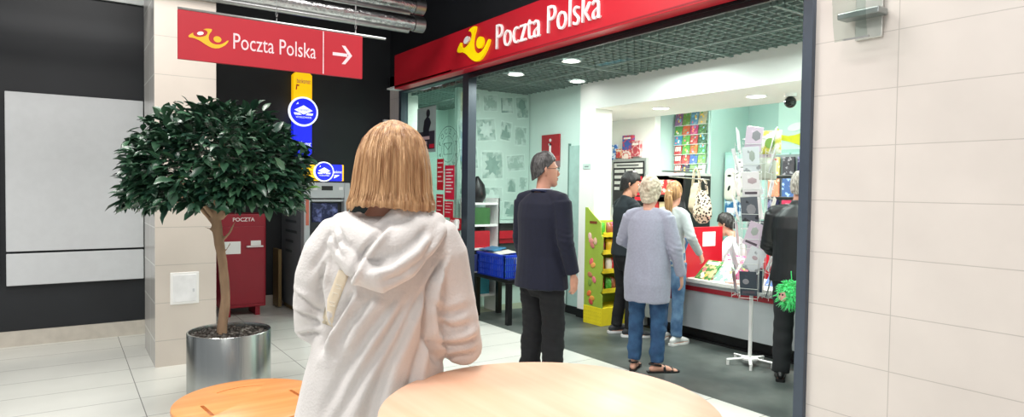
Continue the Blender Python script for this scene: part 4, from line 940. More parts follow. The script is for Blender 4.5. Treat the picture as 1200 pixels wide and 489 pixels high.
# ------------------------------------------------------------ people
V = Vector
def skin_mat(nm, c): return mat(nm, S(*c), .5, var=.05, scale=9, spec=.4)
def hair_mat(nm, c1, c2, fine=(40, 40, 3), rough=.45): return mat(nm, S(*c1), rough, scale=3.2, col2=S(*c2), stretch=fine, ramp=(.35, .68), bump=.35, bscale=4)
def add_hand(b, wrist, d, pn, side, s=1.0, curl=.5):
    """palm, four unequal fingers and a thumb. d: hand direction, pn: palm normal, side: +1 right hand, -1 left"""
    wrist = V(wrist); d = V(d).normalized(); pn = V(pn); pn = (pn - d * pn.dot(d)).normalized(); lat = d.cross(pn) * side   # lat points to the thumb side
    b.tube([wrist - d * .02 * s, wrist + d * .02 * s, wrist + d * .055 * s, wrist + d * .088 * s], [(.024 * s, .018 * s), (.030 * s, .016 * s), (.039 * s, .014 * s), (.038 * s, .012 * s)], 12, ref=lat)
    for k, (off, L, r) in enumerate(((.029, .074, .0085), (.0105, .083, .009), (-.009, .077, .0085), (-.028, .06, .0075))):
        p = wrist + d * (.084 - .004 * abs(k - 1)) * s + lat * off * s; pts = [p - d * .02 * s, p]; ang = curl * .35
        spread = lat * (off * .9)
        for q, fr in enumerate((.45, .30, .25)):
            dd = (d * math.cos(ang) + pn * math.sin(ang) + spread).normalized(); p = p + dd * L * fr * s; pts.append(p.copy()); ang += curl * (.9 if q == 0 else .7)
        b.tube(pts, [r * s * 1.05, r * s * 1.05, r * s, r * s * .9, r * s * .78], 8, ref=lat)
    p = wrist + d * .022 * s + lat * .026 * s; t1 = (d * .75 + lat * .6 + pn * .3).normalized(); t2 = (d * .9 + lat * .2 + pn * .35).normalized()
    b.tube([p, p + t1 * .036 * s, p + t1 * .036 * s + t2 * .03 * s, p + t1 * .036 * s + t2 * .052 * s], [.013 * s, .011 * s, .010 * s, .0085 * s], 8, ref=pn)
def head_xf(c, yaw, pitch=0, roll=0): return Matrix.Translation(c) @ Matrix.Rotation(yaw, 4, 'Z') @ Matrix.Rotation(pitch, 4, 'X') @ Matrix.Rotation(roll, 4, 'Y')
def add_head(b, X, s=1.0, fem=0):
    """X: head matrix, origin between the ears, +Y the face"""
    n = 28; rings = []; bmv = b.bm
    #      z     rx    ryf   ryb  cy
    P = [(-.118, .012, .014, .01, .062), (-.112, .030, .030, .03, .055), (-.095, .046, .045, .05, .045), (-.07, .056, .062, .055, .028), (-.04, .064, .078, .066, .012), (-.01, .069, .084, .082, .006), (.02, .073, .085, .094, .0), (.05, .075, .083, .098, -.002), (.08, .070, .074, .092, -.006), (.1, .058, .06, .076, -.01), (.114, .036, .038, .05, -.012), (.121, .012, .012, .016, -.012)]
    for z, rx, rf, rb, cy in P:
        ring = []
        for k in range(n):
            a = 2 * PI * k / n; ca, sa = math.cos(a), math.sin(a)
            x = rx * ca * s; y = (cy + (rf if sa > 0 else rb) * sa) * s
            ring.append(bmv.verts.new(X @ V((x, y, z * s))))
        rings.append(ring)
    for a, c in zip(rings, rings[1:]):
        for k in range(n): b._f([a[k], a[(k + 1) % n], c[(k + 1) % n], c[k]])
    b._f(list(reversed(rings[0]))); b._f(rings[-1])
    T = lambda *p: X @ (V(p) * s)
    b.tube([T(0, .082, .022), T(0, .094, .0), T(0, .104, -.022), T(0, .098, -.032)], [(.007 * s, .007 * s), (.009 * s, .009 * s), (.013 * s, .011 * s), (.014 * s, .007 * s)], 8)      # nose
    b.tube([T(-.03, .078, .032), T(-.012, .087, .034), T(.012, .087, .034), T(.03, .078, .032)], .007 * s, 6, ref=(0, 0, 1))   # brow
    b.tube([T(-.02, .083, -.056), T(0, .092, -.053), T(.02, .083, -.056)], .0055 * s, 6, ref=(0, 0, 1)); b.tube([T(-.017, .082, -.066), T(0, .09, -.066), T(.017, .082, -.066)], .006 * s, 6, ref=(0, 0, 1))
    b.ell(T(0, .082, -.095), (.016 * s, .012 * s, .013 * s), 8)
    for e in (-1, 1): b.tube([T(e * .070, -.012, -.03), T(e * .079, -.012, -.012), T(e * .083, -.016, .01), T(e * .078, -.008, .026)], [(.007 * s, .008 * s), (.006 * s, .013 * s), (.006 * s, .016 * s), (.005 * s, .01 * s)], 8)
def face_parts(root, X, s, skin, lipc=(176, 104, 96)):
    T = lambda *p: X @ (V(p) * s)
    for e in (-1, 1):
        MB().ell(T(e * .029, .078, .016), (.0125 * s, .009 * s, .0085 * s), 12).build('eye', CM((235, 232, 226), .2), root, smooth=True)
        MB().ell(T(e * .029, .086, .016), (.0052 * s, .003 * s, .0052 * s), 10).build('iris', CM((50, 38, 30), .2), root, smooth=True)
    MB().tube([T(-.019, .088, -.057), T(0, .0975, -.055), T(.019, .088, -.057)], .004 * s, 6, ref=(0, 0, 1)).tube([T(-.016, .087, -.0655), T(0, .0955, -.0655), T(.016, .087, -.0655)], .0043 * s, 6, ref=(0, 0, 1)).build('lips', CM(lipc, .4), root, smooth=True)
def add_foot(b, ankle, d, s=1.0):
    a = V(ankle); d = V((d[0], d[1], 0)).normalized(); f = V((a.x, a.y, 0)); lat = V((d.y, -d.x, 0))
    b.tube([f - d * .05 * s + V((0, 0, .032 * s)), f + V((0, 0, .042 * s)), f + d * .08 * s + V((0, 0, .034 * s)), f + d * .15 * s + V((0, 0, .02 * s))], [(.028 * s, .03 * s), (.033 * s, .04 * s), (.042 * s, .028 * s), (.044 * s, .015 * s)], 12, ref=lat)
    for k, (o, L) in enumerate(((-.03, .04), (-.014, .042), (.002, .04), (.016, .036), (.03, .03))):
        p = f + d * .15 * s + lat * o * s + V((0, 0, .014 * s)); b.tube([p, p + d * L * s], [.011 * s, .009 * s], 6, ref=lat)
def add_shoe(name, root, ankle, d, m, sole_m, s=1.0, high=.09, w=1.0):
    a = V(ankle); d = V((d[0], d[1], 0)).normalized(); f = V((a.x, a.y, 0)); lat = V((d.y, -d.x, 0))
    t = MB(); z = lambda h: V((0, 0, h * s))
    t.tube([f - d * .07 * s + z(.045), f - d * .04 * s + z(.055), f + d * .02 * s + z(.055), f + d * .09 * s + z(.045), f + d * .16 * s + z(.034), f + d * .195 * s + z(.028)], [(.028 * s * w, .03 * s), (.037 * s * w, .045 * s), (.039 * s * w, .046 * s), (.045 * s * w, .036 * s), (.044 * s * w, .026 * s), (.03 * s * w, .018 * s)], 16, ref=lat)
    t.tube([f + z(.05), f + z(high)], [.042 * s, .04 * s], 14)
    me = remeshed(t, .006, 3); o = finish(me, name, m, root)
    pr = [(-.1, .025), (-.085, .036), (-.04, .038), (.03, .036), (.09, .046), (.15, .046), (.19, .034), (.21, .014)]
    out = [f + d * u * s + lat * v * s * w for u, v in pr] + [f + d * u * s - lat * v * s * w for u, v in pr[::-1]]
    MB().poly([(p.x, p.y) for p in out], .022 * s).build('sole', sole_m, o)
    return o
def shell_hair(b, X, s, pts, z0, grow=1.09, thick=0, back=None):
    pass
def hair_cap(X, s, grow, front_z, side_z, back_z, depth_front=.062):
    """cap-shaped hair volume hugging the skull; hairline follows front_z, side_z, back_z"""
    b = MB(); n = 40; m = 14; rows = []
    for i in range(m + 1):
        row = []
        for k in range(n):
            a = 2 * PI * k / n; ca, sa = math.cos(a), math.sin(a)
            fr = max(0, sa); bk = max(0, -sa); zl = side_z + (front_z - side_z) * min(1, fr * 1.6) ** .8 if sa > 0 else side_z + (back_z - side_z) * bk ** .6
            zt = .135; u = i / m; z = zl + (zt - zl) * u
            zz = min(max((z - .02) / .116, -1.2), 1)
            q = max(0, 1 - zz ** 2.6) ** .4545 if zz > 0 else 1 - .16 * min(1, -zz) ** 1.5
            rx = .075 * q * grow; ry = (.084 if sa > 0 else .1) * q * grow
            row.append(X @ (V((rx * ca, -.002 + ry * sa, z * (1 + (grow - 1) * (u ** 2)))) * s))
        rows.append(row)
    return rows
def build_cap(rows, inner, name, m, root, fn=None, seed=0, amp=.002, vox=.006, freq=(30, 30, 30)):
    b = MB(); bm_ = b.bm
    vr = [[bm_.verts.new(p) for p in r] for r in rows]; n = len(rows[0])
    for a, c in zip(vr, vr[1:]):
        for k in range(n): b._f([a[k], a[(k + 1) % n], c[(k + 1) % n], c[k]])
    b._f(vr[-1]); b._f(list(reversed(vr[0])))
    if fn: fn(b)
    me = remeshed(b, vox, 2); disp(me, lambda c, q: waves(c, freq, seed) * amp)
    return finish(me, name, m, root)

def person(name, label, loc, rz, h, J, skin, hair, top, bottom, shoes, bulk=1.0, fem=0, vox=.0085, group=None, extra=None):
    """J: joints in metres in local space (person faces +Y). Returns root"""
    root = empty(name, loc, rz, label, 'person')
    s = h / 1.75; hs = s * J.get('hscale', 1)
    lean = J.get('lean', (0, 0)); sw = J.get('sw', .19) * s * bulk; hipw = .095 * s
    Z = lambda z: V((lean[0] * max(0, z - .9) , lean[1] * max(0, z - .9), z * s))
    hipz = J.get('hipz', .92)
    neck = Z(1.47); hc = Z(1.47) + V(J.get('head', (0, .02, .155))) * s
    Xh = head_xf(hc, J.get('yaw', 0), J.get('pitch', 0), J.get('roll', 0))
    sh = {-1: Z(1.40) + V((-sw, 0, 0)), 1: Z(1.40) + V((sw, 0, 0))}
    legs = J['legs']; arms = J['arms']
    b = MB()
    tors = [(.86, .155, .11), (.95, .165, .115), (1.05, .14, .10), (1.18, .14, .10), (1.3, .145, .09), (1.38, .135, .072), (1.43, .08, .055), (1.47, .056, .055)]
    off = V((0, 0, (hipz - .92) * s))
    b.tube([Z(z) for z, _, _ in tors], [(a * s * bulk * .95, c * s * bulk * .95) for _, a, c in tors], 20, rnd=True)
    b.tube([Z(1.42), neck + V((0, .01, .03)) * s, hc + V((0, -.005, -.05)) * s], [.058 * s, .053 * s, .054 * s], 14)
    add_head(b, Xh, hs, fem)
    for e, key in ((-1, 'L'), (1, 'R')):
        el, wr, hd, pn, curl = arms[key]; el = V(el); wr = V(wr)
        b.tube([sh[e], sh[e].lerp(el, .5), el], [.046 * s, .042 * s, .034 * s], 12); b.tube([el, el.lerp(wr, .4), wr], [.036 * s, .034 * s, .024 * s], 12)
        add_hand(b, wr, hd, pn, e, s * (.93 if fem else 1), curl)
        kn, an, fd = legs[key]; kn = V(kn); an = V(an); hp = V((e * hipw, 0, .9 * s))
        b.tube([hp, hp.lerp(kn, .5), kn], [.082 * s, .07 * s, .05 * s], 12); b.tube([kn, kn.lerp(an, .35), an], [.052 * s, .05 * s, .032 * s], 12)
        add_foot(b, an, fd, s)
    me = remeshed(b, J.get('svox', vox * .75), 2)
    finish(me, 'body', skin, root); face_parts(root, Xh, hs, skin)
    # trousers
    if bottom:
        q = MB(); q.tube([Z(.80), Z(.88), Z(.98), Z(1.04)], [(.15 * s * bulk, .115 * s * bulk), (.178 * s * bulk, .13 * s * bulk), (.168 * s * bulk, .125 * s * bulk), (.155 * s * bulk, .115 * s * bulk)], 20)
        g = bottom
        for e, key in ((-1, 'L'), (1, 'R')):
            kn, an, fd = legs[key]; kn = V(kn); an = V(an); hp = V((e * hipw * 1.05, 0, .88 * s)); w0, w1, w2 = g['w']
            end = an + V((0, 0, g.get('cuff', .0)))
            q.tube([hp, hp.lerp(kn, .5), kn, kn.lerp(end, .5), end], [w0 * s, (w0 * .55 + w1 * .45) * s, w1 * s, (w1 * .55 + w2 * .45) * s, w2 * s], 16, rnd=False)
        me = remeshed(q, vox, 3)
        sd = g.get('seed', 3); amp = g.get('amp', .004)
        disp(me, lambda c, n: waves(c, (5, 5, 7), sd) * amp * (.4 + .6 * np.clip((.55 * s - c[:, 2]) / (.4 * s), 0, 1)) + waves(c, (4, 4, 14), sd + 1) * amp * .5)
        finish(me, g.get('name', 'trousers'), g['m'], root)
    # upper garment
    g = top; q = MB(); th = g.get('th', .016)
    secs = [(z, a, c) for z, a, c in g['secs']]
    q.tube([Z(z) for z, _, _ in secs], [(a * s * bulk, c * s * bulk) for _, a, c in secs], 26, rnd=False)
    for e, key in ((-1, 'L'), (1, 'R')):
        el, wr, hd, pn, curl = arms[key]; el = V(el); wr = V(wr); r0, r1, r2 = g['sleeve']; a = sh[e] + V((-e * .015, 0, .0)) * s
        if g.get('short'): q.tube([a, a.lerp(el, .8)], [r0 * s, r1 * s], 14)
        else:
            fr = g.get('slen', .96); end = el.lerp(wr, fr)
            q.tube([a, a.lerp(el, .5), el, el.lerp(end, .5), end], [r0 * s, (r0 + r1) / 2 * s, r1 * s, (r1 + r2) / 2 * s, r2 * s], 16, rnd=False)
        q.tube([V((e * .04 * s, 0, 0)) + Z(1.44), a.lerp(V((e * .04 * s, 0, 0)) + Z(1.44), .4) + V((0, 0, .012 * s)), a + V((0, 0, .0))], [.05 * s, .054 * s, r0 * s * .92], 14)
    if g.get('collar'): q.tube([Z(1.43), neck + V((0, .004, .012)) * s, neck + V((0, .008, .04 * g['collar'])) * s], [.078 * s, .068 * s, .064 * s], 18, rnd=False)
    me = remeshed(q, vox, g.get('sm', 3))
    A = [V(arms[k][0]) for k in 'LR']
    def fold(c, n):
        f = waves(c, (9, 9, 3), g.get('seed', 8)) * g.get('amp', .004) * np.clip((1.4 * s - c[:, 2]) / (.5 * s), .25, 1)
        for el in A:
            d = np.linalg.norm(c - np.array(el), axis=1); f += np.sin(c[:, 2] * 150 + c[:, 0] * 60 + waves(c, (6, 6, 6), 4) * 1.2) * .0032 * np.exp(-(d / .09) ** 2)
        return f
    disp(me, fold)
    to = finish(me, g.get('name', 'jacket'), g['m'], root)
    # shoes
    if shoes:
        for e, key in ((-1, 'L'), (1, 'R')):
            kn, an, fd = legs[key]; shoes(root, an, fd, s)
    if hair: hair(root, Xh, hs)
    if extra: extra(root, s, Z, Xh, hs, sh)
    return root
def loc_dir(a): return a
TS_coat = lambda hem: [(hem, .205, .145), ((hem + .98) / 2, .195, .14), (1.0, .178, .13), (1.15, .178, .13), (1.28, .19, .132), (1.38, .185, .115), (1.435, .13, .085), (1.465, .075, .07)]

# --- man in the navy suit
def hair_short(c1, c2, gz=(.075, .0, -.065), grow=1.07, seed=3):
    m = hair_mat('hair', c1, c2, (30, 30, 10))
    def f(root, X, s): build_cap(hair_cap(X, s, grow, *gz), None, 'hair', m, root, None, seed, .0018, .006, (26, 26, 14))
    return f
def leather(root, an, fd, s): add_shoe('shoe', root, an, fd, CM((18, 18, 20), .3), CM((14, 14, 14), .5), s)
mh = 1.76; ms = mh / 1.75
def man_extra(root, s, Z, Xh, hs, sh):
    q = MB(); q.tube([Z(1.455) + V((math.cos(a) * .073, math.sin(a) * .07 + .004, .012 + .012 * math.sin(-a)))for a in [2 * PI * k / 24 for k in range(25)]], (.008, .022), 8, ref=(0, 0, 1), rnd=False)
    q.build('collar', CM((30, 38, 70), .8), root, smooth=True)
    q = MB(); q.tube([Z(1.475) + V((math.cos(a) * .064, math.sin(a) * .062 + .008, .014)) for a in [2 * PI * k / 24 for k in range(25)]], (.005, .016), 8, ref=(0, 0, 1), rnd=False)
    q.build('shirt_collar', CM((190, 196, 210), .8), root, smooth=True)
    for e in (-1, 1):
        MB().tube([Xh @ V((e * .03 + .02 * math.cos(a), .097, .014 + .015 * math.sin(a))) for a in [2 * PI * k / 16 for k in range(17)]], .0015, 5, rnd=False).tube([Xh @ V((e * .05, .095, .02)), Xh @ V((e * .078, .05, .018)), Xh @ V((e * .081, -.02, .016))], .0015, 5, rnd=False).build('spectacles', M_dark, root)
person('person', 'man in navy blue suit jacket and black trousers standing in shop entrance', (-3.93, 2.97, 0), .12, mh,
       dict(arms=dict(L=((-.255, .02, 1.12), (-.262, .09, .875), (0, .1, -1), (1, 0, .1), .5), R=((.25, .0, 1.12), (.265, .07, .875), (0.02, .12, -1), (-1, 0, 0), .55)),
            legs=dict(L=((-.1, .03, .5), (-.11, -.01, .08), (-.2, 1, 0)), R=((.1, .04, .5), (.12, .02, .08), (.3, 1, 0))), yaw=-.55, pitch=.0, head=(.0, .03, .155), sw=.192, hscale=1.0),
       skin_mat('skin', (206, 150, 128)), hair_short((34, 33, 34), (92, 90, 90), (.085, .02, -.075), 1.12),
       dict(m=mat('navy_wool', S(9, 14, 38), .85, var=.12, scale=40, sheen=.05, bump=.1, bscale=200), name='suit_jacket', secs=TS_coat(.755), sleeve=(.074, .064, .052), collar=0, amp=.0035, sm=3, seed=21),
       dict(m=mat('black_trouser_wool', S(13, 14, 19), .85, var=.15, scale=30), w=(.106, .088, .078), cuff=-.02, amp=.006, seed=5), leather, bulk=1.15, extra=man_extra)

# --- grey haired woman
def hair_curly(root, X, s):
    m = hair_mat('grey_hair', (168, 152, 130), (230, 218, 196), (10, 10, 10), .6)
    rows = hair_cap(X, s, 1.2, .07, -.04, -.1)
    def more(b):
        rs = random.Random(4)
        for i in range(110):
            a = rs.uniform(0, 2 * PI); u = rs.uniform(-.75, 1); ct = math.sqrt(max(0, 1 - u * u))
            p = V((math.cos(a) * ct * .086, -.012 + math.sin(a) * ct * .102, .035 + u * .1))
            if p.y > .05 and p.z < .08: continue
            b.ell(X @ (p * s), (.017, .017, .015), 8)
    build_cap(rows, None, 'hair', m, root, more, 8, .002, .0055, (30, 30, 30))
def sandal(root, an, fd, s):
    a = V(an); d = V((fd[0], fd[1], 0)).normalized(); f = V((a.x, a.y, 0)); lat = V((d.y, -d.x, 0))
    pr = [(-.09, .024), (-.04, .034), (.03, .034), (.09, .046), (.15, .048), (.2, .034), (.215, .01)]
    out = [f + d * u * s + lat * v * s for u, v in pr] + [f + d * u * s - lat * v * s for u, v in pr[::-1]]
    m = CM((24, 22, 24), .5); o = MB().poly([(p.x, p.y) for p in out], .012).build('sandal', m, root)
    st = MB()
    for u, hh in ((.13, .038), (.06, .058)): st.tube([f + d * u * s + lat * .046 * s + V((0, 0, .008)), f + d * u * s + lat * .034 * s + V((0, 0, hh * .8)), f + d * u * s + V((0, 0, hh + .006)), f + d * u * s - lat * .034 * s + V((0, 0, hh * .8)), f + d * u * s - lat * .046 * s + V((0, 0, .008))], (.003, .012), 8, rnd=False, ref=(0, 0, 1))
    st.tube([f + d * .03 * s + lat * .036 * s + V((0, 0, .06)), f - d * .03 * s + lat * .04 * s + V((0, 0, .07)), f - d * .075 * s + V((0, 0, .072)), f - d * .03 * s - lat * .04 * s + V((0, 0, .07)), f + d * .03 * s - lat * .036 * s + V((0, 0, .06))], (.008, .003), 8, rnd=False, ref=(0, 0, 1))
    st.build('strap', m, o)
def gw_extra(root, s, Z, Xh, hs, sh):
    q = MB(); q.tube([Z(.645) + V((math.cos(a) * .208, math.sin(a) * .15, 0)) for a in [2 * PI * k / 40 for k in range(41)]], (.004, .02), 8, ref=(0, 0, 1), rnd=False); q.build('hem_band', CM((150, 150, 166), .85), root, smooth=True)
person('person', 'short-haired grey woman in pale lilac tunic, blue jeans and black sandals', (-3.83, 4.00, 0), .45, 1.60,
       dict(arms=dict(L=((-.25, .06, 1.07), (-.17, .28, .98), (.6, .8, 0), (0, 0, -1), .8), R=((.232, .0, 1.03), (.262, .08, .80), (0.03, .2, -1), (-1, 0, 0), .55)),
            legs=dict(L=((-.09, .02, .46), (-.095, -.02, .08), (-.15, 1, 0)), R=((.09, .02, .46), (.10, -.01, .08), (.75, .6, 0))), yaw=.05, head=(.0, .04, .15), sw=.18, hscale=1.03),
       skin_mat('skin_fair', (218, 164, 142)), hair_curly,
       dict(m=mat('lilac_knit', S(160, 162, 180), .85, var=.05, scale=60, sheen=.2, bump=.25, bscale=220), name='tunic', secs=[(.635, .205, .15), (.8, .215, .16), (.95, .205, .152), (1.08, .188, .142), (1.2, .182, .138), (1.3, .185, .13), (1.38, .178, .112), (1.435, .125, .085), (1.46, .075, .068)], sleeve=(.072, .06, .05), amp=.0045, seed=31),
       dict(m=mat('blue_denim', S(34, 66, 104), .8, var=.15, scale=14, bump=.1, col2=S(52, 90, 130)), name='jeans', w=(.095, .072, .062), cuff=.0, amp=.005, seed=9), sandal, bulk=1.02, fem=1)

# --- dark haired young man in black
def sneaker(c, sc): return lambda root, an, fd, s: add_shoe('sneaker', root, an, fd, CM(c, .6), CM(sc, .6), s)
person('person', 'dark-haired young man in black shirt and trousers at the counter', (-4.90, 4.79, 0), -.25, 1.68,
       dict(arms=dict(L=((-.23, .05, 1.1), (-.12, .26, 1.05), (.6, .8, 0), (0, 0, -1), .6), R=((.23, .06, 1.1), (.14, .28, 1.04), (-.4, .9, 0), (0, 0, -1), .6)),
            legs=dict(L=((-.1, .03, .48), (-.12, -.02, .08), (.1, 1, 0)), R=((.09, .03, .48), (.1, 0.02, .08), (.4, 1, 0))), yaw=-.5, pitch=-.25, head=(.0, .05, .15), sw=.18),
       skin_mat('skin_warm', (200, 146, 120)), hair_short((16, 14, 14), (36, 32, 30), (.075, -.02, -.1), 1.16, 9),
       dict(m=mat('black_teal_cotton', S(20, 30, 36), .85, var=.1, scale=30), name='shirt', secs=TS_coat(.86), sleeve=(.066, .058, .048), amp=.004, seed=2, collar=.6),
       dict(m=mat('black_cotton', S(16, 17, 20), .85), w=(.092, .07, .06), amp=.004), sneaker((40, 42, 46), (220, 220, 220)), bulk=.97)

# --- ponytail woman
def hair_pony(root, X, s):
    m = hair_mat('brown_blond_hair', (112, 74, 42), (196, 154, 104), (20, 20, 2.5))
    def more(b):
        b.ell(X @ (V((0, -.112, .02)) * s), (.032, .03, .034), 12)
    build_cap(hair_cap(X, s, 1.12, .075, -.03, -.085), None, 'hair', m, root, more, 12, .0022, .006, (34, 20, 6))
    q = MB(); q.tube([X @ (V(p) * s) for p in ((0, -.11, .03), (.006, -.15, .0), (.012, -.155, -.07), (.02, -.145, -.15), (.022, -.135, -.22), (.02, -.13, -.27))], [.022, (.036, .028), (.042, .03), (.038, .026), (.028, .02), (.01, .008)], 18, ref=(1, 0, 0))
    me = remeshed(q, .005, 1); disp(me, lambda c, n: waves(c, (60, 60, 4), 3) * .0022); p = finish(me, 'ponytail', m, root)
    MB().tube([X @ (V((math.cos(a) * .028, -.128 + math.sin(a) * .012, .022 + math.sin(a) * .024)) * s) for a in [2 * PI * k / 16 for k in range(17)]], .008, 8, rnd=False).build('hair_clip', CM((176, 120, 60), .4), root, smooth=True)
person('person', 'woman with brown ponytail, light grey top and blue jeans at counter', (-4.43, 4.95, 0), .15, 1.58,
       dict(arms=dict(L=((-.22, .02, 1.07), (-.12, .22, .98), (.5, .8, 0), (0, 0, -1), .7), R=((.235, -.02, 1.05), (.25, .12, .88), (0, .6, -.7), (-1, 0, 0), .6)),
            legs=dict(L=((-.09, .02, .46), (-.10, .02, .08), (-.25, 1, 0)), R=((.09, .0, .46), (.11, -.05, .08), (.1, 1, 0))), yaw=.12, pitch=-.12, head=(.0, .04, .15), sw=.175),
       skin_mat('skin_light', (214, 160, 138)), hair_pony,
       dict(m=mat('grey_jersey', S(176, 184, 184), .85, var=.04, scale=40, sheen=.15), name='sweater', secs=[(.84, .178, .13), (.95, .172, .13), (1.05, .16, .122), (1.18, .158, .12), (1.3, .17, .12), (1.38, .17, .105), (1.435, .12, .08), (1.46, .074, .068)], sleeve=(.062, .052, .04), amp=.004, seed=51),
       dict(m=mat('washed_denim', S(58, 92, 132), .8, scale=8, col2=S(112, 146, 178), bump=.1), name='jeans', w=(.092, .068, .058), cuff=.0, amp=.004, seed=6), sneaker((224, 224, 222), (238, 238, 236)), bulk=.97, fem=1)

# --- man in black jacket at the right
person('person', 'man in black jacket and dark trousers, half hidden by door jamb', (-2.96, 4.76, 0), .25, 1.66,
       dict(arms=dict(L=((-.25, .05, 1.06), (-.2, .24, .98), (.3, .9, -.2), (0, 0, -1), .7), R=((.25, .0, 1.04), (.24, .05, .80), (0, .1, -1), (-1, 0, 0), .7)),
            legs=dict(L=((-.1, .02, .48), (-.11, .0, .08), (-.35, 1, 0)), R=((.1, .02, .48), (.12, -.04, .08), (.2, 1, 0))), yaw=-.1, head=(.0, .04, .15), sw=.19),
       skin_mat('skin_pink', (212, 158, 138)), hair_short((120, 112, 104), (206, 198, 188), (.085, .02, -.06), 1.08, 14),
       dict(m=mat('black_leather', S(22, 26, 28), .42, var=.15, scale=18), name='jacket', secs=TS_coat(.84), sleeve=(.076, .068, .054), amp=.006, seed=71, collar=1.0),
       dict(m=mat('charcoal_trouser', S(30, 33, 36), .8), w=(.1, .08, .07), cuff=-.02, amp=.005, seed=15), leather, bulk=1.12)
# green fluffy bag pendant held by him
t = empty('plush_bag', (-2.83, 4.47, .64), 0, 'bright green fluffy toy bag hanging from black-jacketed man\'s hand', 'bag')
M_plush = mat('green_plush', S(70, 214, 120), .9, var=.25, scale=40, sheen=.4)
b = MB(); rs = random.Random(2)
b.ell((0, 0, .1), (.075, .06, .085), 16)
for i in range(240):
    u = rs.uniform(-1, 1); a = rs.uniform(0, 2 * PI); c = math.sqrt(1 - u * u); d = V((c * math.cos(a), c * math.sin(a), u)); p = V((0, 0, .1)) + V((d.x * .07, d.y * .055, d.z * .08))
    b.tube([p, p + d * .02 + V((0, 0, .004)), p + d * .045 + V((rs.uniform(-.02, .02), rs.uniform(-.02, .02), -.012))], [.007, .005, .0015], 5, rnd=False)
b.build('plush_body', M_plush, t, smooth=True)
MB().ell((-.03, -.052, .085), (.035, .018, .04), 14).build('face_patch', CM((226, 170, 160), .7), t, smooth=True)
for x in (-.045, -.02): MB().ell((x, -.07, .098), (.008, .004, .008), 8).build('eye', M_dark, t, smooth=True)
MB().tube([(0, 0, .17), (.005, .0, .22), (.0, .0, .27)], .004, 6).build('strap', M_plush, t)

# --- clerk behind the counter
def clerk_extra(root, s, Z, Xh, hs, sh):
    q = MB(); q.tube([Z(1.462) + V((math.cos(a) * .072, math.sin(a) * .068 + .004, .012 - .014 * math.sin(a))) for a in [2 * PI * k / 24 for k in range(25)]], (.007, .02), 8, ref=(0, 0, 1), rnd=False); q.build('collar', CM((240, 240, 240), .7), root, smooth=True)
person('person', 'dark-haired clerk in white shirt seated behind the counter', (-4.52, 6.12, -.385), 1.75, 1.64,
       dict(arms=dict(L=((-.22, .1, 1.14), (-.1, .3, 1.06), (.4, .9, 0), (0, 0, -1), .5), R=((.22, .1, 1.14), (.1, .3, 1.06), (-.4, .9, 0), (0, 0, -1), .5)),
            legs=dict(L=((-.1, .38, .86), (-.1, .36, .46), (0, 1, 0)), R=((.1, .38, .86), (.1, .36, .46), (0, 1, 0))), yaw=.05, pitch=-.38, head=(.0, .09, .14), sw=.175, lean=(0, .10)),
       skin_mat('skin_clerk', (214, 158, 134)), hair_short((14, 13, 14), (34, 30, 28), (.07, .0, -.085), 1.16, 19),
       dict(m=mat('white_shirt', S(226, 230, 236), .8, var=.02), name='shirt', secs=TS_coat(.86), sleeve=(.064, .056, .044), amp=.004, seed=81),
       dict(m=CM((30, 32, 40), .8), w=(.095, .075, .06), amp=.003), None, bulk=.95)
t = empty('office_chair', (-4.50, 6.12, 0), 1.75, 'dark office chair under the seated clerk', 'chair')
MB().tube([(0, 0, .36), (0, 0, .41)], [(.23, .22), (.23, .22)], 20, rnd=False).build('seat', M_dark, t)
MB().tube([(0, 0, .06), (0, 0, .36)], .025, 12).build('pole', M_steel, t)
for k in range(5):
    a = 2 * PI * k / 5; MB().tube([(0, 0, .07), (.24 * math.cos(a), .24 * math.sin(a), .035)], .02, 8).build('leg', M_dark, t)

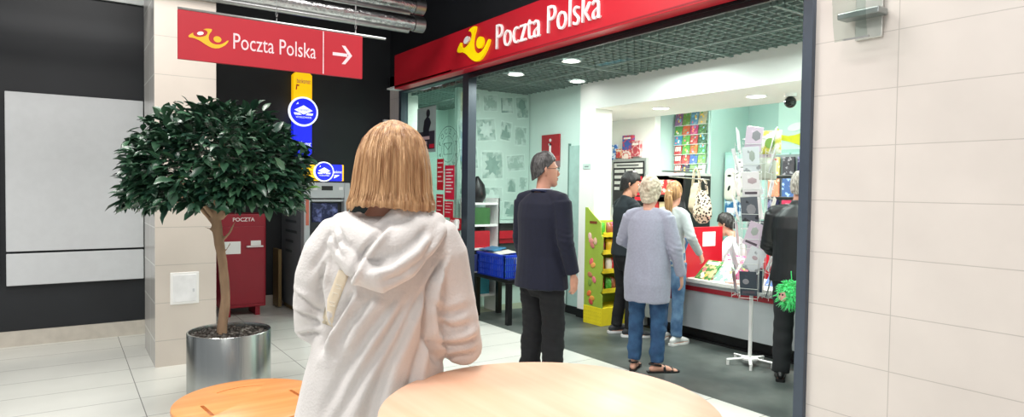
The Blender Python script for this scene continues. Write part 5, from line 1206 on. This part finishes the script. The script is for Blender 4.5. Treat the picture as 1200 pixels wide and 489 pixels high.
# ------------------------------------------------------------ foreground woman
FW = (-1.657, .728, 0)
def bob(root, X, s):
    m = mat('honey_blond_hair', S(152, 108, 72), .38, scale=3.0, col2=S(214, 172, 128), stretch=(24, 24, 1.1), ramp=(.34, .66), bump=.5, bscale=9)
    # outer surface as azimuth x height grid, open at the face
    NA, NZ = 220, 60; bm_ = MB(); rs = np.random.RandomState(5); g1 = rs.normal(size=NA)
    g1 = np.convolve(np.r_[g1, g1, g1], np.ones(3) / 3, 'same')[NA:2 * NA]; g2 = np.convolve(np.r_[rs.normal(size=NA)] * 1.0, np.ones(9) / 3, 'same')
    grid = []
    prof = [(0.0, .125, .112, .122), (.2, .122, .111, .121), (.42, .116, .108, .118), (.62, .108, .102, .112), (.78, .092, .088, .099), (.88, .07, .069, .078), (.945, .045, .046, .052), (.985, .02, .022, .026), (1.0, .002, .002, .002)]
    zs = [p[0] for p in prof]
    for j in range(NZ + 1):
        u = j / NZ; u = 1 - (1 - u) ** 1.35 if u > .5 else u * (1 - .5 ** 1.35) / .5
        row = []
        for i in range(NA):
            a = 2 * PI * i / NA; ca, sa = math.cos(a), math.sin(a)
            bot = -.125
            fr = max(0, sa)
            if sa > .35 : bot = -.125 + .185 * min(1, (sa - .35) / .25)
            bot += .0035 * g1[i] + .004 * math.sin(a * 3 + 1)
            z = bot + (.128 - bot) * u; uz = (z + .125) / .253
            rx = np.interp(uz, zs, [p[1] for p in prof]) * .905; ry = np.interp(uz, zs, [p[2] if sa > 0 else p[3] for p in prof]) * .95
            gr = (g1[i] * .0011 + g2[i] * .0022 + .0009 * math.sin(a * 34 + 3 * math.sin(z * 11 + a * 2))) * min(1, (1 - uz) * 4 + .15)
            fl = .012 * max(0, .18 - uz) / .18
            tuck = .006 * max(0, .06 - uz) / .06
            k = 1 + (gr + fl - tuck) / .1
            row.append(X @ (V((rx * ca * k, -.012 + ry * sa * k, z)) * s))
        grid.append(row)
    b = bm_.bm; vr = [[b.verts.new(p) for p in r] for r in grid]
    for a_, c_ in zip(vr, vr[1:]):
        for i in range(NA): bm_._f([a_[i], a_[(i + 1) % NA], c_[(i + 1) % NA], c_[i]])
    # inner bottom lip so the cut edge has thickness
    inn = [b.verts.new(X @ (((X.inverted() @ v.co) / s * .0 + V(((X.inverted() @ v.co).x / s * .86, ((X.inverted() @ v.co).y / s) * .86, (X.inverted() @ v.co).z / s + .02))) * s)) for v in vr[0]]
    for i in range(NA): bm_._f([inn[i], inn[(i + 1) % NA], vr[0][(i + 1) % NA], vr[0][i]])
    o = bm_.build('hair', m, root, smooth=True)
    # loose locks over the surface
    lk = MB(); r2 = random.Random(6)
    for q in range(260):
        a = r2.uniform(PI * .86, PI * 2.14); w_ = r2.uniform(.0008, .0019); off = r2.uniform(.0, .0014); j0 = r2.randint(0, 6); j1 = r2.randint(30, 56); drift = r2.uniform(-3, 3)
        pts = []
        for j in range(j0, j1, 4):
            i = (a / (2 * PI) * NA + drift * (1 - j / NZ)) % NA; p = grid[j][int(i) % NA].lerp(grid[j][(int(i) + 1) % NA], i % 1)
            c0 = X @ (V((0, -.012, (X.inverted() @ p).z / s)) * s); d = (p - c0).normalized(); pts.append(p + d * off)
        if len(pts) > 2: lk.tube(pts, [w_ * (.35 if k in (0, len(pts) - 1) else 1) for k in range(len(pts))], 5, rnd=False)
    tag(lk.build('hair_strands', m, root, smooth=True), kind='stuff')
M_hood = mat('oatmeal_fleece', S(214, 210, 208), .9, var=.03, scale=7, sheen=.3, bump=.25, bscale=160)
fw = empty('person', FW, math.radians(66.2), 'blond woman with bob haircut in light oatmeal hoodie leaning on bar table', 'person')
def X2(px, py, y=0): return V(((px - 455) / 431., y, 1.5 - (py - 219) / 431.))
skinf = skin_mat('skin_rosy', (222, 170, 150))
hc = X2(461, 194, .015); Xh = head_xf(hc + V((0, .0, -.0)), -.06, -.05, .02)
b = MB()
tors = [(.86, .15, .11, -.02), (1.0, .14, .1, -.01), (1.15, .14, .1, 0), (1.28, .15, .1, 0), (1.36, .14, .08, 0), (1.4, .07, .06, 0), (1.44, .05, .05, .005)]
b.tube([V((x - .005, 0, z)) for z, _, _, x in tors], [(a, c) for _, a, c, _ in tors], 20)
b.tube([V((0, 0, 1.36)), V((.002, .0, 1.44)), hc + V((0, -.01, -.04))], [.056, .052, .054], 16)
add_head(b, Xh, .96, 1)
armsF = dict(L=(X2(368, 380, .02), V((-.09, .27, 1.17)), (.5, .8, .3), (.3, .3, -1), .6), R=(V((.205, .0, 1.055)), V((.10, .24, 1.045)), (-.5, .85, .1), (0, 0, -1), .35))
shF = {-1: X2(392, 285), 1: X2(525, 287)}
for e, key in ((-1, 'L'), (1, 'R')):
    el, wr, hd, pn, cu_ = armsF[key]; el = V(el)
    b.tube([shF[e], shF[e].lerp(el, .5), el], [.045, .04, .032], 12); b.tube([el, el.lerp(wr, .4), wr], [.034, .032, .023], 12); add_hand(b, wr, hd, pn, e, .93, cu_)
    hp = V((e * .09 - .03, 0, .88)); kn = V((e * .1 - .04, .03, .48)); an = V((e * .12 - .04, -.02, .08))
    b.tube([hp, hp.lerp(kn, .5), kn], [.08, .068, .05], 12); b.tube([kn, kn.lerp(an, .35), an], [.05, .048, .032], 12); add_foot(b, an, (0, 1, 0), .93)
finish(remeshed(b, .006, 2), 'body', skinf, fw); face_parts(fw, Xh, .96, skinf); bob(fw, Xh, .97)
q = MB(); q.tube([V((-.03, 0, z)) for z in (.78, .88, .98, 1.02)], [(.15, .11), (.175, .13), (.16, .12), (.15, .11)], 20)
for e in (-1, 1):
    hp = V((e * .095 - .03, 0, .86)); kn = V((e * .1 - .04, .03, .48)); an = V((e * .12 - .04, -.02, .09)); q.tube([hp, hp.lerp(kn, .5), kn, kn.lerp(an, .5), an], [.095, .085, .07, .062, .055], 16, rnd=False)
    add_shoe('sneaker', fw, an, (0, 1, 0), CM((230, 230, 230)), CM((240, 240, 240)), .93)
me = remeshed(q, .009, 3); disp(me, lambda c, n: waves(c, (5, 5, 7), 6) * .004); finish(me, 'trousers', mat('pale_denim', S(120, 140, 168), .8), fw)
# hoodie
q = MB()
prof = [(.74, -.045, .205, .15), (.87, -.04, .20, .148), (.98, -.03, .188, .14), (1.08, -.018, .176, .132), (1.18, -.01, .172, .128), (1.27, -.006, .182, .125), (1.34, -.004, .178, .11), (1.385, 0, .14, .09), (1.42, .0, .085, .07)]
q.tube([V((x, 0, z)) for z, x, _, _ in prof], [(a, c) for _, _, a, c in prof], 32, rnd=False)
for e, key in ((-1, 'L'), (1, 'R')):
    el, wr = V(armsF[key][0]), V(armsF[key][1]); a = shF[e]
    if e < 0:
        q.tube([X2(418, 268, -.01), X2(400, 276, -.015), X2(388, 296, -.01), X2(378, 325, 0), X2(372, 355, .01), X2(370, 380, .02), el.lerp(wr, .45) + V((-.01, 0, -.02)), el.lerp(wr, .95)], [.05, .058, .064, .064, .058, .056, .05, .036], 20)
    else:
        q.tube([X2(498, 268, -.005), X2(513, 278, -.01), X2(521, 298, -.01), X2(527, 330, 0), X2(534, 365, -.002), X2(541, 395, -.004), V((.212, -.004, 1.056)), V((.2, .05, 1.054)), el.lerp(wr, .6) + V((0, 0, .004)), el.lerp(wr, .95)], [.05, .062, .066, .066, .063, .060, .055, .050, .045, .036], 20)
me = remeshed(q, .0065, 4)
def seg_d(c, pts):
    best = np.full(len(c), 9.); tt = np.zeros(len(c)); side = np.zeros(len(c))
    P = c[:, [0, 2]]
    for i in range(len(pts) - 1):
        a = np.array(pts[i]); b_ = np.array(pts[i + 1]); ab = b_ - a; t_ = np.clip(((P - a) @ ab) / (ab @ ab), 0, 1); dv = P - (a + t_[:, None] * ab); d = np.linalg.norm(dv, axis=1)
        sd = np.sign(ab[0] * dv[:, 1] - ab[1] * dv[:, 0]); m_ = d < best; best[m_] = d[m_]; side[m_] = sd[m_]; tt[m_] = (i + t_[m_]) / (len(pts) - 1)
    return best, side, tt
def W(px, py): return ((px - 455) / 431., 1.5 - (py - 219) / 431.)
FOLDS = [  # (points, depth, width): valleys on the back; each has a raised ridge to one side
    ([W(520, 296), W(503, 330), W(497, 362), W(498, 388), W(508, 410), W(520, 424)], .016, .010),
    ([W(500, 330), W(478, 365), W(455, 410), W(440, 450), W(428, 495)], .010, .016),
    ([W(484, 338), W(458, 375), W(430, 420), W(405, 470), W(396, 500)], .009, .017),
    ([W(462, 345), W(435, 380), W(408, 425), W(384, 480)], .008, .015),
    ([W(418, 336), W(404, 360), W(392, 385), W(384, 405)], .013, .010),
    ([W(440, 340), W(416, 370), W(400, 400)], .007, .013),
    ([W(495, 385), W(485, 420), W(474, 470), W(470, 500)], .009, .015),
    ([W(390, 300), W(384, 330), W(388, 362), W(391, 385), W(386, 400)], .010, .010),
    ([W(352, 340), W(368, 348), W(384, 364)], .007, .009), ([W(350, 362), W(366, 364), W(384, 376)], .006, .008), ([W(352, 392), W(370, 388), W(386, 384)], .006, .008),
    ([W(504, 395), W(522, 404), W(545, 402), W(562, 396)], .006, .009), ([W(508, 372), W(528, 384), W(552, 380)], .005, .010), ([W(500, 350), W(520, 366), W(548, 360)], .004, .011), ([W(516, 420), W(536, 416), W(560, 414)], .005, .008),
    ([W(398, 262), W(388, 290), W(372, 318)], .005, .010)]
def hoodfold(c, n):
    back = np.clip((-n[:, 1] + .55) / .6, 0, 1); f = np.zeros(len(c))
    wob = np.stack([waves(c, (5, 5, 5), 61), np.zeros(len(c)), waves(c, (5, 5, 5), 62)], 1) * .004
    for pts, dp, wd in FOLDS:
        d, sd, t_ = seg_d(c + wob, pts); w_ = wd * (.6 + .6 * t_); taper = np.clip(np.minimum(t_, 1 - t_) * 5 + .15, 0, 1)
        dp = dp * 1.75; f -= dp * np.exp(-(d / w_) ** 2) * taper; f += dp * .75 * np.exp(-((d * sd - 1.7 * w_) / (w_ * 1.3)) ** 2) * taper
    f *= back
    f += waves(c, (5, 5, 2.2), 91) * .0022 + waves(c, (11, 11, 6), 92) * .0008
    return f
disp(me, hoodfold)
sm = finish(me, 'hoodie', M_hood, fw); ms_ = sm.modifiers.new('s', 'SMOOTH'); ms_.iterations = 1
# hood lying on the back
q = MB()
q.tube([X2(398, 268, .05), X2(404, 262, -.02), X2(416, 272, -.075), X2(436, 284, -.10), X2(462, 286, -.105), X2(490, 272, -.075), X2(510, 262, -.02), X2(512, 262, .05)], [(.026, .03), (.034, .034), (.042, .044), (.05, .05), (.056, .05), (.05, .046), (.036, .034), (.028, .03)], 18, ref=(0, 0, 1))
q.tube([X2(410, 292, -.105), X2(426, 312, -.135), X2(448, 318, -.148), X2(472, 304, -.14), X2(495, 284, -.108), X2(514, 268, -.05)], [(.028, .03), (.034, .038), (.038, .04), (.036, .038), (.03, .034), (.024, .026)], 18, ref=(0, 0, 1))
q.tube([X2(421, 256, .02), X2(416, 262, -.03), X2(426, 270, -.065), X2(446, 270, -.078), X2(466, 252, -.085), X2(492, 252, -.06), X2(508, 257, .0), X2(500, 258, .05)], [(.02, .02), (.022, .022), (.026, .024), (.024, .024), (.028, .024), (.026, .024), (.022, .02), (.02, .02)], 14, ref=(0, 0, 1))
q.tube([X2(407, 256, .03), X2(400, 266, -.03), X2(397, 284, -.06), X2(404, 303, -.07), X2(412, 315, -.075)], [(.024, .022), (.028, .024), (.028, .022), (.022, .018), (.014, .012)], 14, ref=(0, 0, 1))
me = remeshed(q, .0055, 3)
HF = [([W(458, 256), W(444, 272), W(430, 290), W(418, 312), W(412, 325)], .012, .007), ([W(500, 262), W(482, 284), W(458, 300), W(432, 306)], .007, .009), ([W(512, 268), W(496, 296), W(470, 314), W(446, 322)], .005, .009), ([W(392, 268), W(400, 284), W(410, 296)], .006, .006), ([W(402, 262), W(408, 276), W(414, 284)], .005, .006)]
def hf(c, n):
    f = np.zeros(len(c)); back = np.clip((-n[:, 1] + .5) / .6, 0, 1)
    for pts, dp, wd in HF:
        dp = dp * 1.5
        d, sd, t_ = seg_d(c, pts); taper = np.clip(np.minimum(t_, 1 - t_) * 5 + .1, 0, 1); f -= dp * np.exp(-(d / wd) ** 2) * taper; f += dp * .6 * np.exp(-((d * sd - 1.7 * wd) / (wd * 1.3)) ** 2) * taper
    return f * back + waves(c, (7, 7, 7), 33) * .0022
disp(me, hf); finish(me, 'hood', M_hood, fw)
# beige band with raised letters running down the back, laid on the hoodie surface
dg = bpy.context.evaluated_depsgraph_get(); dg.update(); ho = sm.evaluated_get(dg)
def onback(px, py, off=.0):
    o0 = X2(px, py, -.6); ok, p, nn, _ = ho.ray_cast(o0, V((0, 1, 0))); 
    return (p + V((0, -off, 0))) if ok else X2(px, py, -.13)
cl = [(409, 312), (405, 322), (401, 333), (397, 344), (393.5, 355), (391, 366), (390, 374)]
bd = MB(); rows = []
for (x, y) in cl:
    rows.append([onback(x + dx, y + dx * .25, .0012) for dx in (-6, -3, 0, 3, 6)])
vv = [[bd.bm.verts.new(p) for p in r] for r in rows]
for a_, c_ in zip(vv, vv[1:]):
    for i in range(4): bd._f([a_[i], a_[i + 1], c_[i + 1], c_[i]])
o = bd.build('beige_band', mat('beige_tape', S(222, 208, 184), .7, var=.03), fw, smooth=True, recalc=False); so_ = o.modifiers.new('s', 'SOLIDIFY'); so_.thickness = .0012; so_.offset = 0
lt = MB(); 
for k, (x, y) in enumerate([(403, 329), (399.5, 338), (396, 348), (393, 358), (391, 367)]):
    for sx, sy, ex, ey in (((-3, -2.5, 3, -1), (-3, 2, 3, 3), (-3, -2.5, 3, 3)), ((-3, -2, 3, -.5), (-3, -2, -3, 2), (3, -.5, 3, 3)))[k % 2]:
        lt.bar(onback(x + sx, y + sy, .0022), onback(x + ex, y + ey, .0022), .0008, 5)
lt.build('raised_letters', CM((232, 226, 214), .6), o)
